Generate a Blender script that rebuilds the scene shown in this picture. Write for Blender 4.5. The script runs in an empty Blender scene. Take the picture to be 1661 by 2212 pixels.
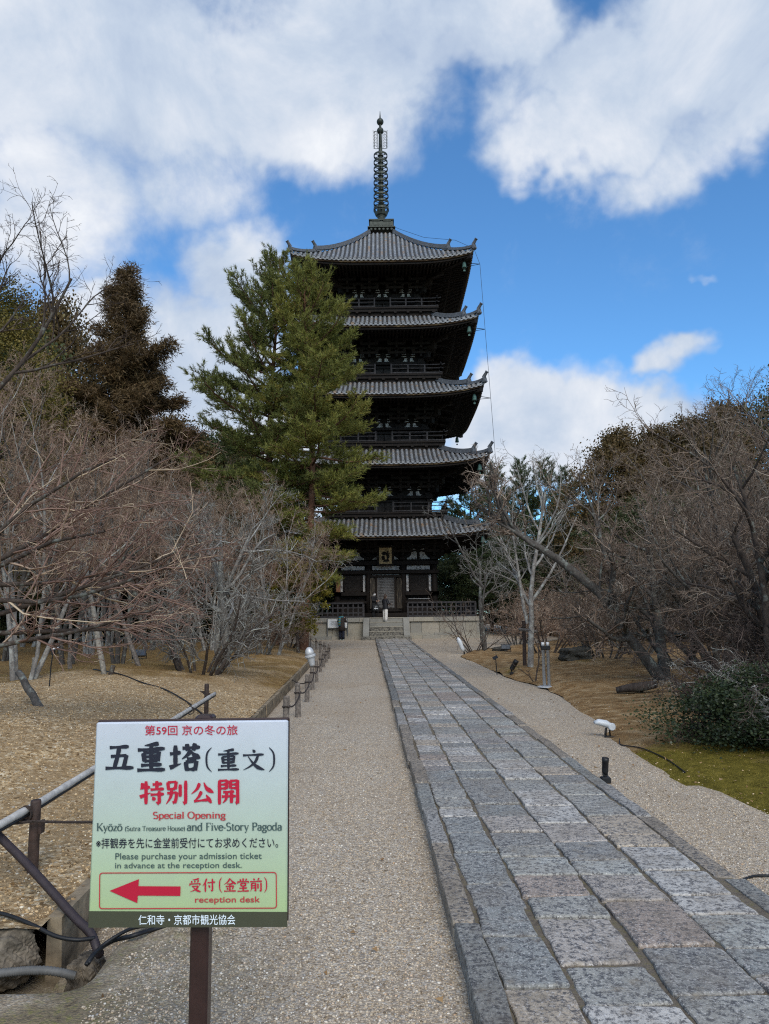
import bpy, bmesh, math, random
import numpy as np
from mathutils import Vector, Matrix

# ------------------------------------------------------------------ camera, world, sun
F, PITCH, ROLL, EYE = 1590.0, math.radians(7.8), math.radians(0.7), 1.6
S = bpy.context.scene
COL = S.collection
cam_d = bpy.data.cameras.new('camera'); cam = bpy.data.objects.new('camera', cam_d); COL.objects.link(cam)
cam_d.sensor_fit = 'VERTICAL'; cam_d.sensor_height = 24.0; cam_d.lens = 24.0 * F / 2212.0
cam_d.clip_start = 0.05; cam_d.clip_end = 3000
cam.matrix_world = Matrix.Translation((0, 0, EYE)) @ Matrix.Rotation(math.pi/2 + PITCH, 4, 'X') @ Matrix.Rotation(-ROLL, 4, 'Z')
S.camera = cam
S.view_settings.view_transform = 'Standard'; S.view_settings.look = 'None'
S.view_settings.exposure = 0.2; S.view_settings.gamma = 1.0; S.view_settings.use_curve_mapping = False
S.cycles.max_bounces = 6; S.cycles.diffuse_bounces = 3; S.cycles.transparent_max_bounces = 8
S.cycles.use_denoising = False; S.cycles.filter_width = 1.15

def ray(x, y):
    u, v = x - 830.5, 1106 - y
    c, s = math.cos(ROLL), math.sin(ROLL)
    u, v = c*u + s*v, -s*u + c*v
    return (u/F, math.cos(PITCH) - v/F*math.sin(PITCH), math.sin(PITCH) + v/F*math.cos(PITCH))
def at(x, y, Y):
    d = ray(x, y); k = Y/d[1]
    return Vector((d[0]*k, Y, EYE + d[2]*k))
def gr(x, y, z=0.0):
    d = ray(x, y); k = (z-EYE)/d[2]
    return Vector((d[0]*k, d[1]*k, z))

SUN_EL, SUN_AZ = math.radians(40), math.radians(166)      # azimuth clockwise from +Y
sd = Vector((math.sin(SUN_AZ)*math.cos(SUN_EL), math.cos(SUN_AZ)*math.cos(SUN_EL), math.sin(SUN_EL)))
sun_d = bpy.data.lights.new('sun', 'SUN'); sun = bpy.data.objects.new('sun', sun_d); COL.objects.link(sun)
sun_d.energy = 2.0; sun_d.angle = math.radians(32); sun_d.color = (1.0, 0.93, 0.83)
sun.rotation_euler = sd.to_track_quat('Z', 'Y').to_euler()

class NT:
    """small wrapper to wire shader nodes"""
    def __init__(s, tree): s.t = tree; s.n = tree.nodes; s.l = tree.links
    def node(s, typ, **kw):
        n = s.n.new(typ)
        for k, v in kw.items(): setattr(n, k, v)
        return n
    def put(s, sock, v):
        if v is None: return
        if isinstance(v, bpy.types.NodeSocket): s.l.new(v, sock)
        else:
            if sock.type == 'RGBA' and len(v) == 3: v = (*v, 1)
            sock.default_value = v
    def math(s, op, a, b=None, c=None, clamp=False):
        n = s.node('ShaderNodeMath', operation=op, use_clamp=clamp)
        for i, v in enumerate((a, b, c)): s.put(n.inputs[i], v)
        return n.outputs[0]
    def vmath(s, op, a, b=None):
        n = s.node('ShaderNodeVectorMath', operation=op); s.put(n.inputs[0], a); s.put(n.inputs[1], b)
        return n.outputs['Value'] if op in ('LENGTH', 'DOT_PRODUCT') else n.outputs[0]
    def mix(s, f, a, b, mode='MIX'):
        n = s.node('ShaderNodeMix', data_type='RGBA', blend_type=mode)
        s.put(n.inputs[0], f); s.put(n.inputs[6], a); s.put(n.inputs[7], b)
        return n.outputs[2]
    def noise(s, vec, scale, detail=4, rough=0.55, dist=0.0, color=False):
        n = s.node('ShaderNodeTexNoise'); s.put(n.inputs['Vector'], vec)
        n.inputs['Scale'].default_value = scale; n.inputs['Detail'].default_value = detail
        n.inputs['Roughness'].default_value = rough; n.inputs['Distortion'].default_value = dist
        return n.outputs['Color' if color else 'Fac']
    def voro(s, vec, scale, feature='F1'):
        n = s.node('ShaderNodeTexVoronoi', feature=feature); s.put(n.inputs['Vector'], vec)
        n.inputs['Scale'].default_value = scale
        return n
    def ramp(s, fac, stops, interp='LINEAR'):
        n = s.node('ShaderNodeValToRGB'); s.put(n.inputs[0], fac); r = n.color_ramp; r.interpolation = interp
        while len(r.elements) < len(stops): r.elements.new(0.5)
        for e, (p, c) in zip(r.elements, stops):
            e.position = p; e.color = (*c, 1) if len(c) == 3 else c
        return n.outputs[0]
    def mapr(s, v, a, b, c=0.0, d=1.0, smooth=False):
        n = s.node('ShaderNodeMapRange', interpolation_type='SMOOTHSTEP' if smooth else 'LINEAR', clamp=True)
        s.put(n.inputs[0], v)
        for i, q in enumerate((a, b, c, d)): n.inputs[i+1].default_value = q
        return n.outputs[0]

def build_world():
    w = bpy.data.worlds.new('World'); S.world = w; w.use_nodes = True
    w.node_tree.nodes.clear(); N = NT(w.node_tree)
    out = N.node('ShaderNodeOutputWorld'); bg = N.node('ShaderNodeBackground')
    sky = N.node('ShaderNodeTexSky', sky_type='NISHITA'); sky.sun_disc = False
    sky.sun_elevation = SUN_EL; sky.sun_rotation = SUN_AZ; sky.air_density = 1.0; sky.dust_density = 0.3; sky.ozone_density = 2.0
    blue = N.mix(1.0, sky.outputs[0], (0.80, 1.36, 1.74), 'MULTIPLY')
    d = N.node('ShaderNodeTexCoord').outputs['Generated']
    sep = N.node('ShaderNodeSeparateXYZ'); N.put(sep.inputs[0], d)
    wob = N.vmath('MULTIPLY', N.vmath('SUBTRACT', N.noise(d, 3.5, 5, 0.6, color=True), (0.5, 0.5, 0.5)), (0.30, 0.30, 0.26))
    dw = N.vmath('ADD', d, wob)
    # cloud masses: (view direction given by a point of the sky, angular radii, weight)
    blobs = [(200, 120, 700, 300, 1.0), (60, 420, 330, 260, .8), (640, 200, 330, 250, 1.1), (420, 420, 260, 190, .72), (660, 380, 130, 100, .6), (890, 90, 210, 110, .85),
             (1330, 190, 380, 165, 1.15), (1130, 330, 175, 105, .95), (1560, 90, 330, 220, 1.05), (1090, 40, 200, 90, .7), (1450, 330, 220, 110, .75), (1120, 200, 190, 130, .8),
             (1435, 760, 95, 55, .95), (1130, 895, 150, 140, 1.15), (1105, 815, 80, 70, .95), (1270, 915, 240, 130, 1.2), (1400, 900, 220, 120, 1.1), (1080, 960, 220, 130, 1.0),
             (500, 660, 190, 150, .95), (420, 830, 230, 190, 1.15), (160, 700, 190, 140, 1.0), (40, 900, 300, 250, 1.0), (1485, 610, 40, 20, .42), (1050, 70, 190, 170, 1.35), (940, 130, 140, 110, .62), (1660, 210, 190, 170, 1.0), (1000, 320, 60, 60, .35), (1130, 1010, 280, 130, 1.15), (520, 1000, 330, 170, 1.05)]
    dens = None
    for x, y, rx, ry, wt in blobs:
        c = Vector(ray(x, y)).normalized(); k = c.y/ F
        c2 = Vector(ray(x + 10, y)).normalized(); c3 = Vector(ray(x, y - 10)).normalized()
        ax = (c2 - c).length/10 * rx; ay = (c3 - c).length/10 * ry
        v = N.vmath('MULTIPLY', N.vmath('SUBTRACT', dw, tuple(c)), (1/ax, 0.6/max(ax, ay), 1/ay))
        b = N.math('MULTIPLY', N.mapr(N.vmath('LENGTH', v), 1.25, 0.25, 0, 1, True), wt)
        dens = b if dens is None else N.math('SMOOTH_MAX', dens, b, 0.15)
    # the rest of the sky (sides, behind): broken cloud
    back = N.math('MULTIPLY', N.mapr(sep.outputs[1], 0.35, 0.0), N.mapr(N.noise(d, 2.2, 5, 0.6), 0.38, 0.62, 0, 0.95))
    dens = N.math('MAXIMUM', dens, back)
    det = N.noise(d, 9.0, 8, 0.62, 0.25)
    det2 = N.noise(d, 34.0, 6, 0.65, 0.1)
    f = N.math('ADD', dens, N.math('MULTIPLY', N.math('SUBTRACT', det, 0.5), 1.0))
    f = N.math('ADD', f, N.math('MULTIPLY', N.math('SUBTRACT', det2, 0.5), 0.20))
    cover = N.mapr(f, 0.16, 0.92, 0, 1, True)
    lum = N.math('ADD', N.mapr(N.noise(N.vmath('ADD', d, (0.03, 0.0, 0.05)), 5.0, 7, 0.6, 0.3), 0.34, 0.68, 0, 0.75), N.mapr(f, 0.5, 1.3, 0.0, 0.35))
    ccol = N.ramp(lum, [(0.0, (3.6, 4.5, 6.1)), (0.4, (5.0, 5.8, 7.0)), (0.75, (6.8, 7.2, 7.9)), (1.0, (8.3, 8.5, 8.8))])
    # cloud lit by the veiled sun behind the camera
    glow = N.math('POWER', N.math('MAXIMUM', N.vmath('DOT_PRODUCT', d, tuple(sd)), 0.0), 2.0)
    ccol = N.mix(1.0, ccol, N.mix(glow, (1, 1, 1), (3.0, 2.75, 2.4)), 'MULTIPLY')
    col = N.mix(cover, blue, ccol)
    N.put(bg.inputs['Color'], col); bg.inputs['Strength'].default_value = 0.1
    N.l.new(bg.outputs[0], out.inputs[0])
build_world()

# ------------------------------------------------------------------ helpers
rng = random.Random(7)
def norm(v):
    l = math.sqrt(v[0]*v[0]+v[1]*v[1]+v[2]*v[2]) or 1e-9
    return (v[0]/l, v[1]/l, v[2]/l)
def cross(a, b): return (a[1]*b[2]-a[2]*b[1], a[2]*b[0]-a[0]*b[2], a[0]*b[1]-a[1]*b[0])

class MB:
    def __init__(s): s.v = []; s.f = []; s.m = []; s.mi = 0
    def add(s, vs, fs):
        o = len(s.v); s.v += [tuple(p) for p in vs]
        s.f += [tuple(i+o for i in f) for f in fs]; s.m += [s.mi]*len(fs)
    def box(s, c, d, rz=0.0, M=None):
        x, y, z = d[0]/2, d[1]/2, d[2]/2
        vs = [(-x,-y,-z),(x,-y,-z),(x,y,-z),(-x,y,-z),(-x,-y,z),(x,-y,z),(x,y,z),(-x,y,z)]
        if M is not None: vs = [M @ Vector(p) for p in vs]
        elif rz:
            ca, sa = math.cos(rz), math.sin(rz); vs = [(p[0]*ca-p[1]*sa, p[0]*sa+p[1]*ca, p[2]) for p in vs]
        vs = [(p[0]+c[0], p[1]+c[1], p[2]+c[2]) for p in vs]
        s.add(vs, [(3,2,1,0),(4,5,6,7),(0,1,5,4),(1,2,6,5),(2,3,7,6),(3,0,4,7)])
    def bbox(s, c, d, b=0.006, rz=0.0):
        """box with its vertical and top edges bevelled (octagonal plan, chamfered ends)"""
        x, y, z = d[0]/2, d[1]/2, d[2]/2
        def ring(i, zz): return [(-x+i+b,-y+i,zz),(x-i-b,-y+i,zz),(x-i,-y+i+b,zz),(x-i,y-i-b,zz),(x-i-b,y-i,zz),(-x+i+b,y-i,zz),(-x+i,y-i-b,zz),(-x+i,-y+i+b,zz)]
        vs = ring(b,-z)+ring(0,-z+b)+ring(0,z-b)+ring(b,z)
        ca, sa = math.cos(rz), math.sin(rz)
        vs = [(p[0]*ca-p[1]*sa+c[0], p[0]*sa+p[1]*ca+c[1], p[2]+c[2]) for p in vs]
        fs = [tuple(range(7,-1,-1)), tuple(range(24,32))]
        for r in range(3):
            for i in range(8): fs.append((r*8+i, r*8+(i+1)%8, r*8+8+(i+1)%8, r*8+8+i))
        s.add(vs, fs)
    def beam(s, a, b, w, h, up=(0,0,1)):
        a, b = Vector(a), Vector(b); t = (b-a).normalized(); up = Vector(up)
        r = t.cross(up); r = r.normalized() if r.length > 1e-6 else Vector((1,0,0))
        n = r.cross(t).normalized(); r *= w/2; n *= h/2
        vs = [a-r-n, a+r-n, a+r+n, a-r+n, b-r-n, b+r-n, b+r+n, b-r+n]
        s.add(vs, [(3,2,1,0),(4,5,6,7),(0,1,5,4),(1,2,6,5),(2,3,7,6),(3,0,4,7)])
    def tube(s, pts, rad, k=8, cap=True):
        pts = [Vector(p) for p in pts]; n = len(pts)
        if not hasattr(rad, '__len__'): rad = [rad]*n
        vs = []; fs = []; u = None
        for i in range(n):
            t = (pts[min(i+1, n-1)] - pts[max(i-1, 0)]).normalized()
            if u is None: u = t.orthogonal().normalized()
            else:
                u = u - t*u.dot(t); u = u.normalized() if u.length > 1e-6 else t.orthogonal().normalized()
            w = t.cross(u)
            for j in range(k):
                a = 2*math.pi*j/k; vs.append(pts[i] + (u*math.cos(a) + w*math.sin(a))*rad[i])
        for i in range(n-1):
            for j in range(k): fs.append((i*k+j, i*k+(j+1)%k, (i+1)*k+(j+1)%k, (i+1)*k+j))
        if cap: fs += [tuple(range(k-1,-1,-1)), tuple(range((n-1)*k, n*k))]
        s.add(vs, fs)
    def lathe(s, c, prof, k=16, M=None):
        vs = []; fs = []; n = len(prof)
        for r, z in prof:
            for j in range(k):
                a = 2*math.pi*j/k; p = Vector((r*math.cos(a), r*math.sin(a), z))
                if M is not None: p = M @ p
                vs.append(p + Vector(c))
        for i in range(n-1):
            for j in range(k): fs.append((i*k+j, i*k+(j+1)%k, (i+1)*k+(j+1)%k, (i+1)*k+j))
        fs += [tuple(range(k-1,-1,-1)), tuple(range((n-1)*k, n*k))]
        s.add(vs, fs)
    def loft(s, rings, cap=True):
        k = len(rings[0]); vs = [p for r in rings for p in r]; fs = []
        for i in range(len(rings)-1):
            for j in range(k): fs.append((i*k+j, i*k+(j+1)%k, (i+1)*k+(j+1)%k, (i+1)*k+j))
        if cap: fs += [tuple(range(k-1,-1,-1)), tuple(range((len(rings)-1)*k, len(rings)*k))]
        s.add(vs, fs)
    def prism(s, poly, f0, f1):
        """poly: 2D points; f0/f1 map (a,b) to 3D for both faces"""
        k = len(poly); vs = [f0(*p) for p in poly] + [f1(*p) for p in poly]
        fs = [tuple(range(k-1,-1,-1)), tuple(range(k, 2*k))] + [(i, (i+1)%k, k+(i+1)%k, k+i) for i in range(k)]
        s.add(vs, fs)
    def build(s, name, mats, parent=None, smooth=False, loc=None):
        me = bpy.data.meshes.new(name); me.from_pydata(s.v, [], s.f)
        if not isinstance(mats, (list, tuple)): mats = [mats]
        for m in mats: me.materials.append(m)
        if any(s.m): me.polygons.foreach_set('material_index', s.m)
        if smooth: me.polygons.foreach_set('use_smooth', [True]*len(s.f))
        bm = bmesh.new(); bm.from_mesh(me); bmesh.ops.recalc_face_normals(bm, faces=bm.faces); bm.to_mesh(me); bm.free()
        o = bpy.data.objects.new(name, me); COL.objects.link(o)
        if parent is not None:
            o.parent = parent
            p = parent; off = Vector((0,0,0))
            while p is not None: off += Vector(p.location); p = p.parent
            if loc is None and not parent.get('local'): me.transform(Matrix.Translation(-off))
        if loc is not None: o.location = loc
        return o

def np_mesh(name, V, Fq, mats, smooth=False, mi=None):
    """fast mesh from arrays; Fq: (n,3) or (n,4) faces or a list of both"""
    me = bpy.data.meshes.new(name); me.vertices.add(len(V)); me.vertices.foreach_set('co', np.asarray(V, np.float32).ravel())
    if not isinstance(Fq, list): Fq = [Fq]
    Fq = [f for f in Fq if len(f)]
    loops = np.concatenate([f.ravel() for f in Fq]).astype(np.int32)
    tot = np.concatenate([np.full(len(f), f.shape[1]) for f in Fq]).astype(np.int32)
    start = np.concatenate([[0], np.cumsum(tot)[:-1]]).astype(np.int32)
    me.loops.add(len(loops)); me.loops.foreach_set('vertex_index', loops)
    me.polygons.add(len(tot)); me.polygons.foreach_set('loop_start', start); me.polygons.foreach_set('loop_total', tot)
    if smooth: me.polygons.foreach_set('use_smooth', np.ones(len(tot), bool))
    for m in (mats if isinstance(mats, (list, tuple)) else [mats]): me.materials.append(m)
    if mi is not None: me.polygons.foreach_set('material_index', np.asarray(mi, np.int32))
    me.update(calc_edges=True); me.validate()
    return me

def tag(o, label=None, cat=None, group=None, kind=None):
    if label: o['label'] = label
    if cat: o['category'] = cat
    if group: o['group'] = group
    if kind: o['kind'] = kind
    return o
def thing(name, label, cat, loc=(0,0,0), group=None):
    o = bpy.data.objects.new(name, None); COL.objects.link(o); o.location = loc; o.empty_display_size = 0.2
    return tag(o, label, cat, group)
def child(name, me, parent):
    o = bpy.data.objects.new(name, me); COL.objects.link(o); o.parent = parent; return o

# ------------------------------------------------------------------ materials
def mat(name, build, rough=0.8, spec=0.3):
    m = bpy.data.materials.new(name); m.use_nodes = True
    N = NT(m.node_tree); b = m.node_tree.nodes['Principled BSDF']
    b.inputs['Roughness'].default_value = rough; b.inputs['Specular IOR Level'].default_value = spec
    N.b = b; N.co = N.node('ShaderNodeTexCoord').outputs['Object']
    N.pos = N.node('ShaderNodeNewGeometry').outputs['Position']
    build(N); return m
def bump(N, h, strength=0.4, dist=0.01):
    n = N.node('ShaderNodeBump'); n.inputs['Strength'].default_value = strength; n.inputs['Distance'].default_value = dist
    N.put(n.inputs['Height'], h); N.l.new(n.outputs[0], N.b.inputs['Normal'])
def island(N): return N.node('ShaderNodeNewGeometry').outputs['Random Per Island']
def plain(name, c, rough=0.6, var=0.25, scale=12.0, metal=0.0, bmp=0.0, spec=0.3):
    def f(N):
        n = N.noise(N.co, scale, 5, 0.6)
        N.put(N.b.inputs['Base Color'], N.mix(N.mapr(n, 0.3, 0.7), tuple(x*(1-var) for x in c), tuple(min(1, x*(1+var)) for x in c)))
        N.b.inputs['Metallic'].default_value = metal
        if bmp: bump(N, n, bmp, 0.01)
    return mat(name, f, rough, spec)

def f_gravel(N):
    v = N.voro(N.pos, 75); v2 = N.voro(N.pos, 40)
    sp = N.node('ShaderNodeSeparateColor'); N.put(sp.inputs[0], v.outputs['Color'])
    sp2 = N.node('ShaderNodeSeparateColor'); N.put(sp2.inputs[0], v2.outputs['Color'])
    st = [(0.0, (.19, .145, .10)), (0.16, (.37, .29, .205)), (0.36, (.52, .43, .315)), (0.55, (.43, .36, .28)), (0.72, (.63, .54, .41)), (0.88, (.34, .32, .30)), (1.0, (.76, .70, .59))]
    c = N.mix(0.35, N.ramp(sp.outputs[0], st), N.ramp(sp2.outputs[1], st))
    mid = N.noise(N.pos, 24, 3, .8)
    c = N.mix(N.mapr(mid, .36, .48, .55, 0), c, (.20, .155, .11))
    c = N.mix(N.mapr(mid, .54, .66, 0, .5), c, (.74, .66, .53))
    gap = N.mapr(v.outputs['Distance'], 0.42, 0.72)
    c = N.mix(N.math('MULTIPLY', gap, 0.55), c, (.10, .08, .06))
    big = N.noise(N.pos, 0.55, 5, 0.6)
    c = N.mix(N.mapr(big, 0.35, 0.75, 0, 0.45), c, (.30, .22, .14))
    c = N.mix(N.mapr(N.noise(N.pos, 3.1, 5, 0.65), 0.56, 0.78, 0, 0.45), c, (.20, .15, .095))
    mp = N.node('ShaderNodeMapping'); N.put(mp.inputs[0], N.pos); mp.inputs['Scale'].default_value = (2.2, .22, 1)
    c = N.mix(N.mapr(N.noise(mp.outputs[0], 1.0, 5, .6), .5, .72, 0, .38), c, (.27, .205, .14))
    sx = N.node('ShaderNodeSeparateXYZ'); N.put(sx.inputs[0], N.pos)
    near = N.math('MULTIPLY', N.mapr(sx.outputs[0], -.35, -1.3), N.mapr(sx.outputs[1], 4.8, 3.6))
    soil = N.ramp(N.noise(N.pos, 26, 6, .7), [(.3, (.075, .058, .035)), (.5, (.19, .15, .095)), (.68, (.16, .15, .05)), (.8, (.33, .27, .18))])
    c = N.mix(N.math('MULTIPLY', near, N.mapr(N.noise(N.pos, 2.3, 6, .65), .30, .52)), c, soil)
    N.put(N.b.inputs['Base Color'], c)
    bump(N, N.math('SUBTRACT', N.math('MULTIPLY', sp.outputs[1], 0.4), N.math('MULTIPLY', v.outputs['Distance'], 1.2)), 0.6, 0.008)
def f_earth(N):
    """raked earth bed: sandy grit near the edge, dry brown moss further in"""
    v = N.voro(N.pos, 42); sp = N.node('ShaderNodeSeparateColor'); N.put(sp.inputs[0], v.outputs['Color'])
    sand = N.ramp(sp.outputs[0], [(0, (.14, .088, .042)), (.2, (.36, .24, .12)), (.5, (.52, .37, .205)), (.8, (.62, .48, .29)), (1, (.76, .66, .49))])
    clod = N.noise(N.pos, 14, 6, 0.7)
    sand = N.mix(N.mapr(clod, .40, .56, 0.7, 0.0), sand, (.16, .105, .052))
    sand = N.mix(N.mapr(N.noise(N.pos, 1.7, 6, .65), .44, .62, .6, 0), sand, (.30, .205, .11))
    moss = N.ramp(N.noise(N.pos, 6.5, 6, 0.7), [(.25, (.10, .058, .024)), (.45, (.24, .145, .06)), (.6, (.31, .205, .085)), (.8, (.44, .32, .165))])
    moss = N.mix(N.mapr(N.noise(N.pos, 90, 3, 0.6), .35, .65, .45, 0), moss, (.05, .035, .012))
    a = N.node('ShaderNodeAttribute', attribute_name='mossy').outputs['Fac']
    m = N.mapr(N.math('ADD', a, N.math('MULTIPLY', N.math('SUBTRACT', N.noise(N.pos, 0.8, 6, 0.6), 0.5), 2.2)), 0.35, 0.7)
    N.put(N.b.inputs['Base Color'], N.mix(m, sand, moss))
    bump(N, N.math('ADD', N.math('MULTIPLY', clod, 2.0), N.noise(N.pos, 70, 4, .7)), 0.8, 0.02)
def f_moss(N):
    n = N.noise(N.pos, 3.2, 7, 0.65); fine = N.noise(N.pos, 80, 4, 0.7)
    brown = N.ramp(n, [(.3, (.15, .08, .034)), (.5, (.28, .175, .08)), (.7, (.45, .33, .19))])
    green = N.ramp(N.math('ADD', N.math('MULTIPLY', fine, .5), N.math('MULTIPLY', N.noise(N.pos, 7, 6, .7), .5)), [(.36, (.05, .04, .008)), (.48, (.13, .105, .015)), (.58, (.22, .17, .03)), (.68, (.32, .24, .08))])
    a = N.node('ShaderNodeAttribute', attribute_name='mossy').outputs['Fac']
    m = N.mapr(N.math('ADD', a, N.math('MULTIPLY', N.math('SUBTRACT', N.noise(N.pos, 1.1, 6, .65), .5), 1.6)), 0.3, 0.75)
    c = N.mix(m, brown, green)
    c = N.mix(N.mapr(fine, .52, .7, 0, .5), c, (.05, .035, .015))
    N.put(N.b.inputs['Base Color'], c)
    bump(N, N.math('ADD', fine, N.math('MULTIPLY', N.noise(N.pos, 9, 5, .6), 1.5)), 0.8, 0.03)
def f_slab(N, dark=1.0):
    r = island(N)
    base = N.ramp(r, [(0, (.22, .225, .22)), (.14, (.40, .40, .39)), (.28, (.28, .285, .27)), (.42, (.34, .315, .29)), (.54, (.22, .235, .235)), (.66, (.45, .445, .43)), (.74, (.36, .315, .255)), (.82, (.29, .245, .215)), (.88, (.33, .345, .33)), (.95, (.24, .23, .225))], 'CONSTANT')
    sv = N.vmath('ADD', N.pos, N.node('ShaderNodeCombineXYZ').outputs[0])
    sp = N.noise(sv, 34, 5, 0.8); sp2 = N.noise(sv, 80, 4, 0.75)
    c = N.mix(N.mapr(sp, .43, .53, .88, 0), base, (.045, .047, .056))
    c = N.mix(N.mapr(sp2, .54, .64, 0, .65), c, (.60, .60, .60))
    big = N.noise(sv, 4.5, 6, .65)
    c = N.mix(N.mapr(big, .46, .7, 0, .45), c, (.13, .12, .105))
    c = N.mix(N.mapr(N.noise(sv, 9, 5, .6), .6, .72, 0, .4), c, (.27, .23, .17))
    c = N.mix(N.mapr(N.noise(sv, 1.9, 5, .6), .5, .68, 0, .4), c, (.16, .13, .10))
    c = N.mix(1.0, c, (1.08*dark, 1.03*dark, .97*dark), 'MULTIPLY')
    N.put(N.b.inputs['Base Color'], c)
    N.put(N.b.inputs['Roughness'], N.mapr(big, .3, .7, .62, .85))
    bump(N, N.math('ADD', sp, N.math('MULTIPLY', big, 2)), 0.55, 0.006)
def f_joint(N):
    c = N.ramp(N.noise(N.pos, 20, 6, .7), [(.3, (.075, .062, .05)), (.5, (.16, .135, .105)), (.68, (.15, .13, .06)), (.8, (.27, .23, .18))])
    N.put(N.b.inputs['Base Color'], c); bump(N, N.noise(N.pos, 90, 4, .7), .8, .01)
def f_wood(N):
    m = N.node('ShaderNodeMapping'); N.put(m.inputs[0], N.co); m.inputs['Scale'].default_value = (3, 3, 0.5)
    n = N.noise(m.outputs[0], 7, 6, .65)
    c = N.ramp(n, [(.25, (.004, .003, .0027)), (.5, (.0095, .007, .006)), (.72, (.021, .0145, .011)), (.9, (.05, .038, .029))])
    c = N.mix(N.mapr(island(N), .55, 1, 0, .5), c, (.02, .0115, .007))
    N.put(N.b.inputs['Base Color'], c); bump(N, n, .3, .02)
def f_rail(N):
    n = N.noise(N.co, 9, 6, .65)
    N.put(N.b.inputs['Base Color'], N.ramp(n, [(.3, (.014, .013, .014)), (.55, (.036, .034, .036)), (.8, (.085, .08, .08))]))
def f_fascia(N):
    n = N.noise(N.co, 1.6, 7, .7)
    N.put(N.b.inputs['Base Color'], N.ramp(n, [(.3, (.02, .011, .006)), (.48, (.055, .032, .017)), (.6, (.16, .105, .055)), (.8, (.30, .22, .12))]))
def f_plaster(N):
    n = N.noise(N.co, 5, 8, .75); n2 = N.noise(N.co, 22, 4, .6)
    c = N.ramp(n, [(.34, (.02, .018, .016)), (.42, (.20, .19, .18)), (.50, (.42, .41, .40)), (.8, (.56, .55, .53))])
    N.put(N.b.inputs['Base Color'], N.mix(N.mapr(n2, .55, .7, 0, .6), c, (.08, .075, .07)))
def f_tile(N):
    m = N.node('ShaderNodeMapping'); N.put(m.inputs[0], N.co)
    n = N.noise(N.co, 3.5, 6, .7); n2 = N.noise(N.co, 22, 4, .65)
    r = island(N)
    c = N.ramp(n2, [(.28, (.045, .050, .058)), (.5, (.13, .14, .155)), (.72, (.26, .275, .295))])
    c = N.mix(N.mapr(n, .45, .7, 0, .6), c, (.34, .345, .35))
    c = N.mix(N.math('MULTIPLY', N.mapr(r, .72, .98), N.mapr(N.noise(N.co, 1.7, 3, .5), .45, .6)), c, (.20, .135, .085))
    zs = N.node('ShaderNodeSeparateXYZ'); N.put(zs.inputs[0], N.co)
    N.put(N.b.inputs['Base Color'], c); bump(N, n2, .3, .02)
def f_tileflat(N):
    n = N.noise(N.co, 8, 6, .7)
    w = N.node('ShaderNodeTexWave', wave_type='BANDS', bands_direction='Z'); N.put(w.inputs[0], N.co); w.inputs['Scale'].default_value = 3.2; w.inputs['Distortion'].default_value = 0.4
    c = N.ramp(n, [(.3, (.018, .018, .019)), (.55, (.05, .05, .052)), (.75, (.12, .115, .10))])
    c = N.mix(N.math('MULTIPLY', w.outputs['Fac'], .5), c, (.012, .012, .012))
    c = N.mix(N.mapr(N.noise(N.co, 2.1, 5, .6), .58, .7, 0, .45), c, (.17, .15, .10))
    N.put(N.b.inputs['Base Color'], c)
def f_granite(N):
    n = N.noise(N.co, 1.3, 7, .65); s = N.noise(N.co, 55, 3, .7)
    c = N.ramp(island(N), [(0, (.27, .25, .205)), (.3, (.34, .31, .25)), (.6, (.23, .225, .205)), (1, (.37, .33, .265))])
    c = N.mix(N.mapr(s, .42, .6, .4, 0), c, (.12, .115, .10))
    c = N.mix(N.mapr(n, .5, .7, 0, .55), c, (.12, .115, .10))
    N.put(N.b.inputs['Base Color'], c); bump(N, N.math('ADD', s, n), .5, .01)
def f_dirtystone(N):
    n = N.noise(N.co, 9, 8, .7); s = N.noise(N.co, 60, 3, .7)
    c = N.ramp(n, [(.4, (.025, .024, .022)), (.43, (.09, .085, .075)), (.62, (.26, .24, .20)), (.8, (.36, .33, .27))])
    N.put(N.b.inputs['Base Color'], N.mix(N.mapr(s, .4, .6, .4, 0), c, (.06, .055, .05))); bump(N, n, .5, .01)
def bark(name, dark, light, lich, amt, scale=1.0):
    def f(N):
        m = N.node('ShaderNodeMapping'); N.put(m.inputs[0], N.co); m.inputs['Scale'].default_value = (1, 1, .55)
        n = N.noise(m.outputs[0], 14*scale, 6, .7); l = N.noise(N.co, 7*scale, 5, .65)
        c = N.mix(N.mapr(n, .32, .68), dark, light)
        c = N.mix(N.mapr(l, .62-.25*amt, .74-.25*amt, 0, .9), c, lich)
        N.put(N.b.inputs['Base Color'], c); bump(N, n, .6, .02)
    return mat(name, f, .9, .15)
def twig(name, a, b, tip=None):
    def f(N):
        r = island(N); oi = N.node('ShaderNodeObjectInfo').outputs['Random']
        c = N.mix(r, a, b)
        if tip: c = N.mix(N.math('MULTIPLY', N.mapr(r, .80, .95), .8), c, tip)
        c = N.mix(N.mapr(oi, 0, 1, 0, .3), c, tuple(x*.5 for x in a))
        N.put(N.b.inputs['Base Color'], c)
    return mat(name, f, .85, .15)
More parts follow.
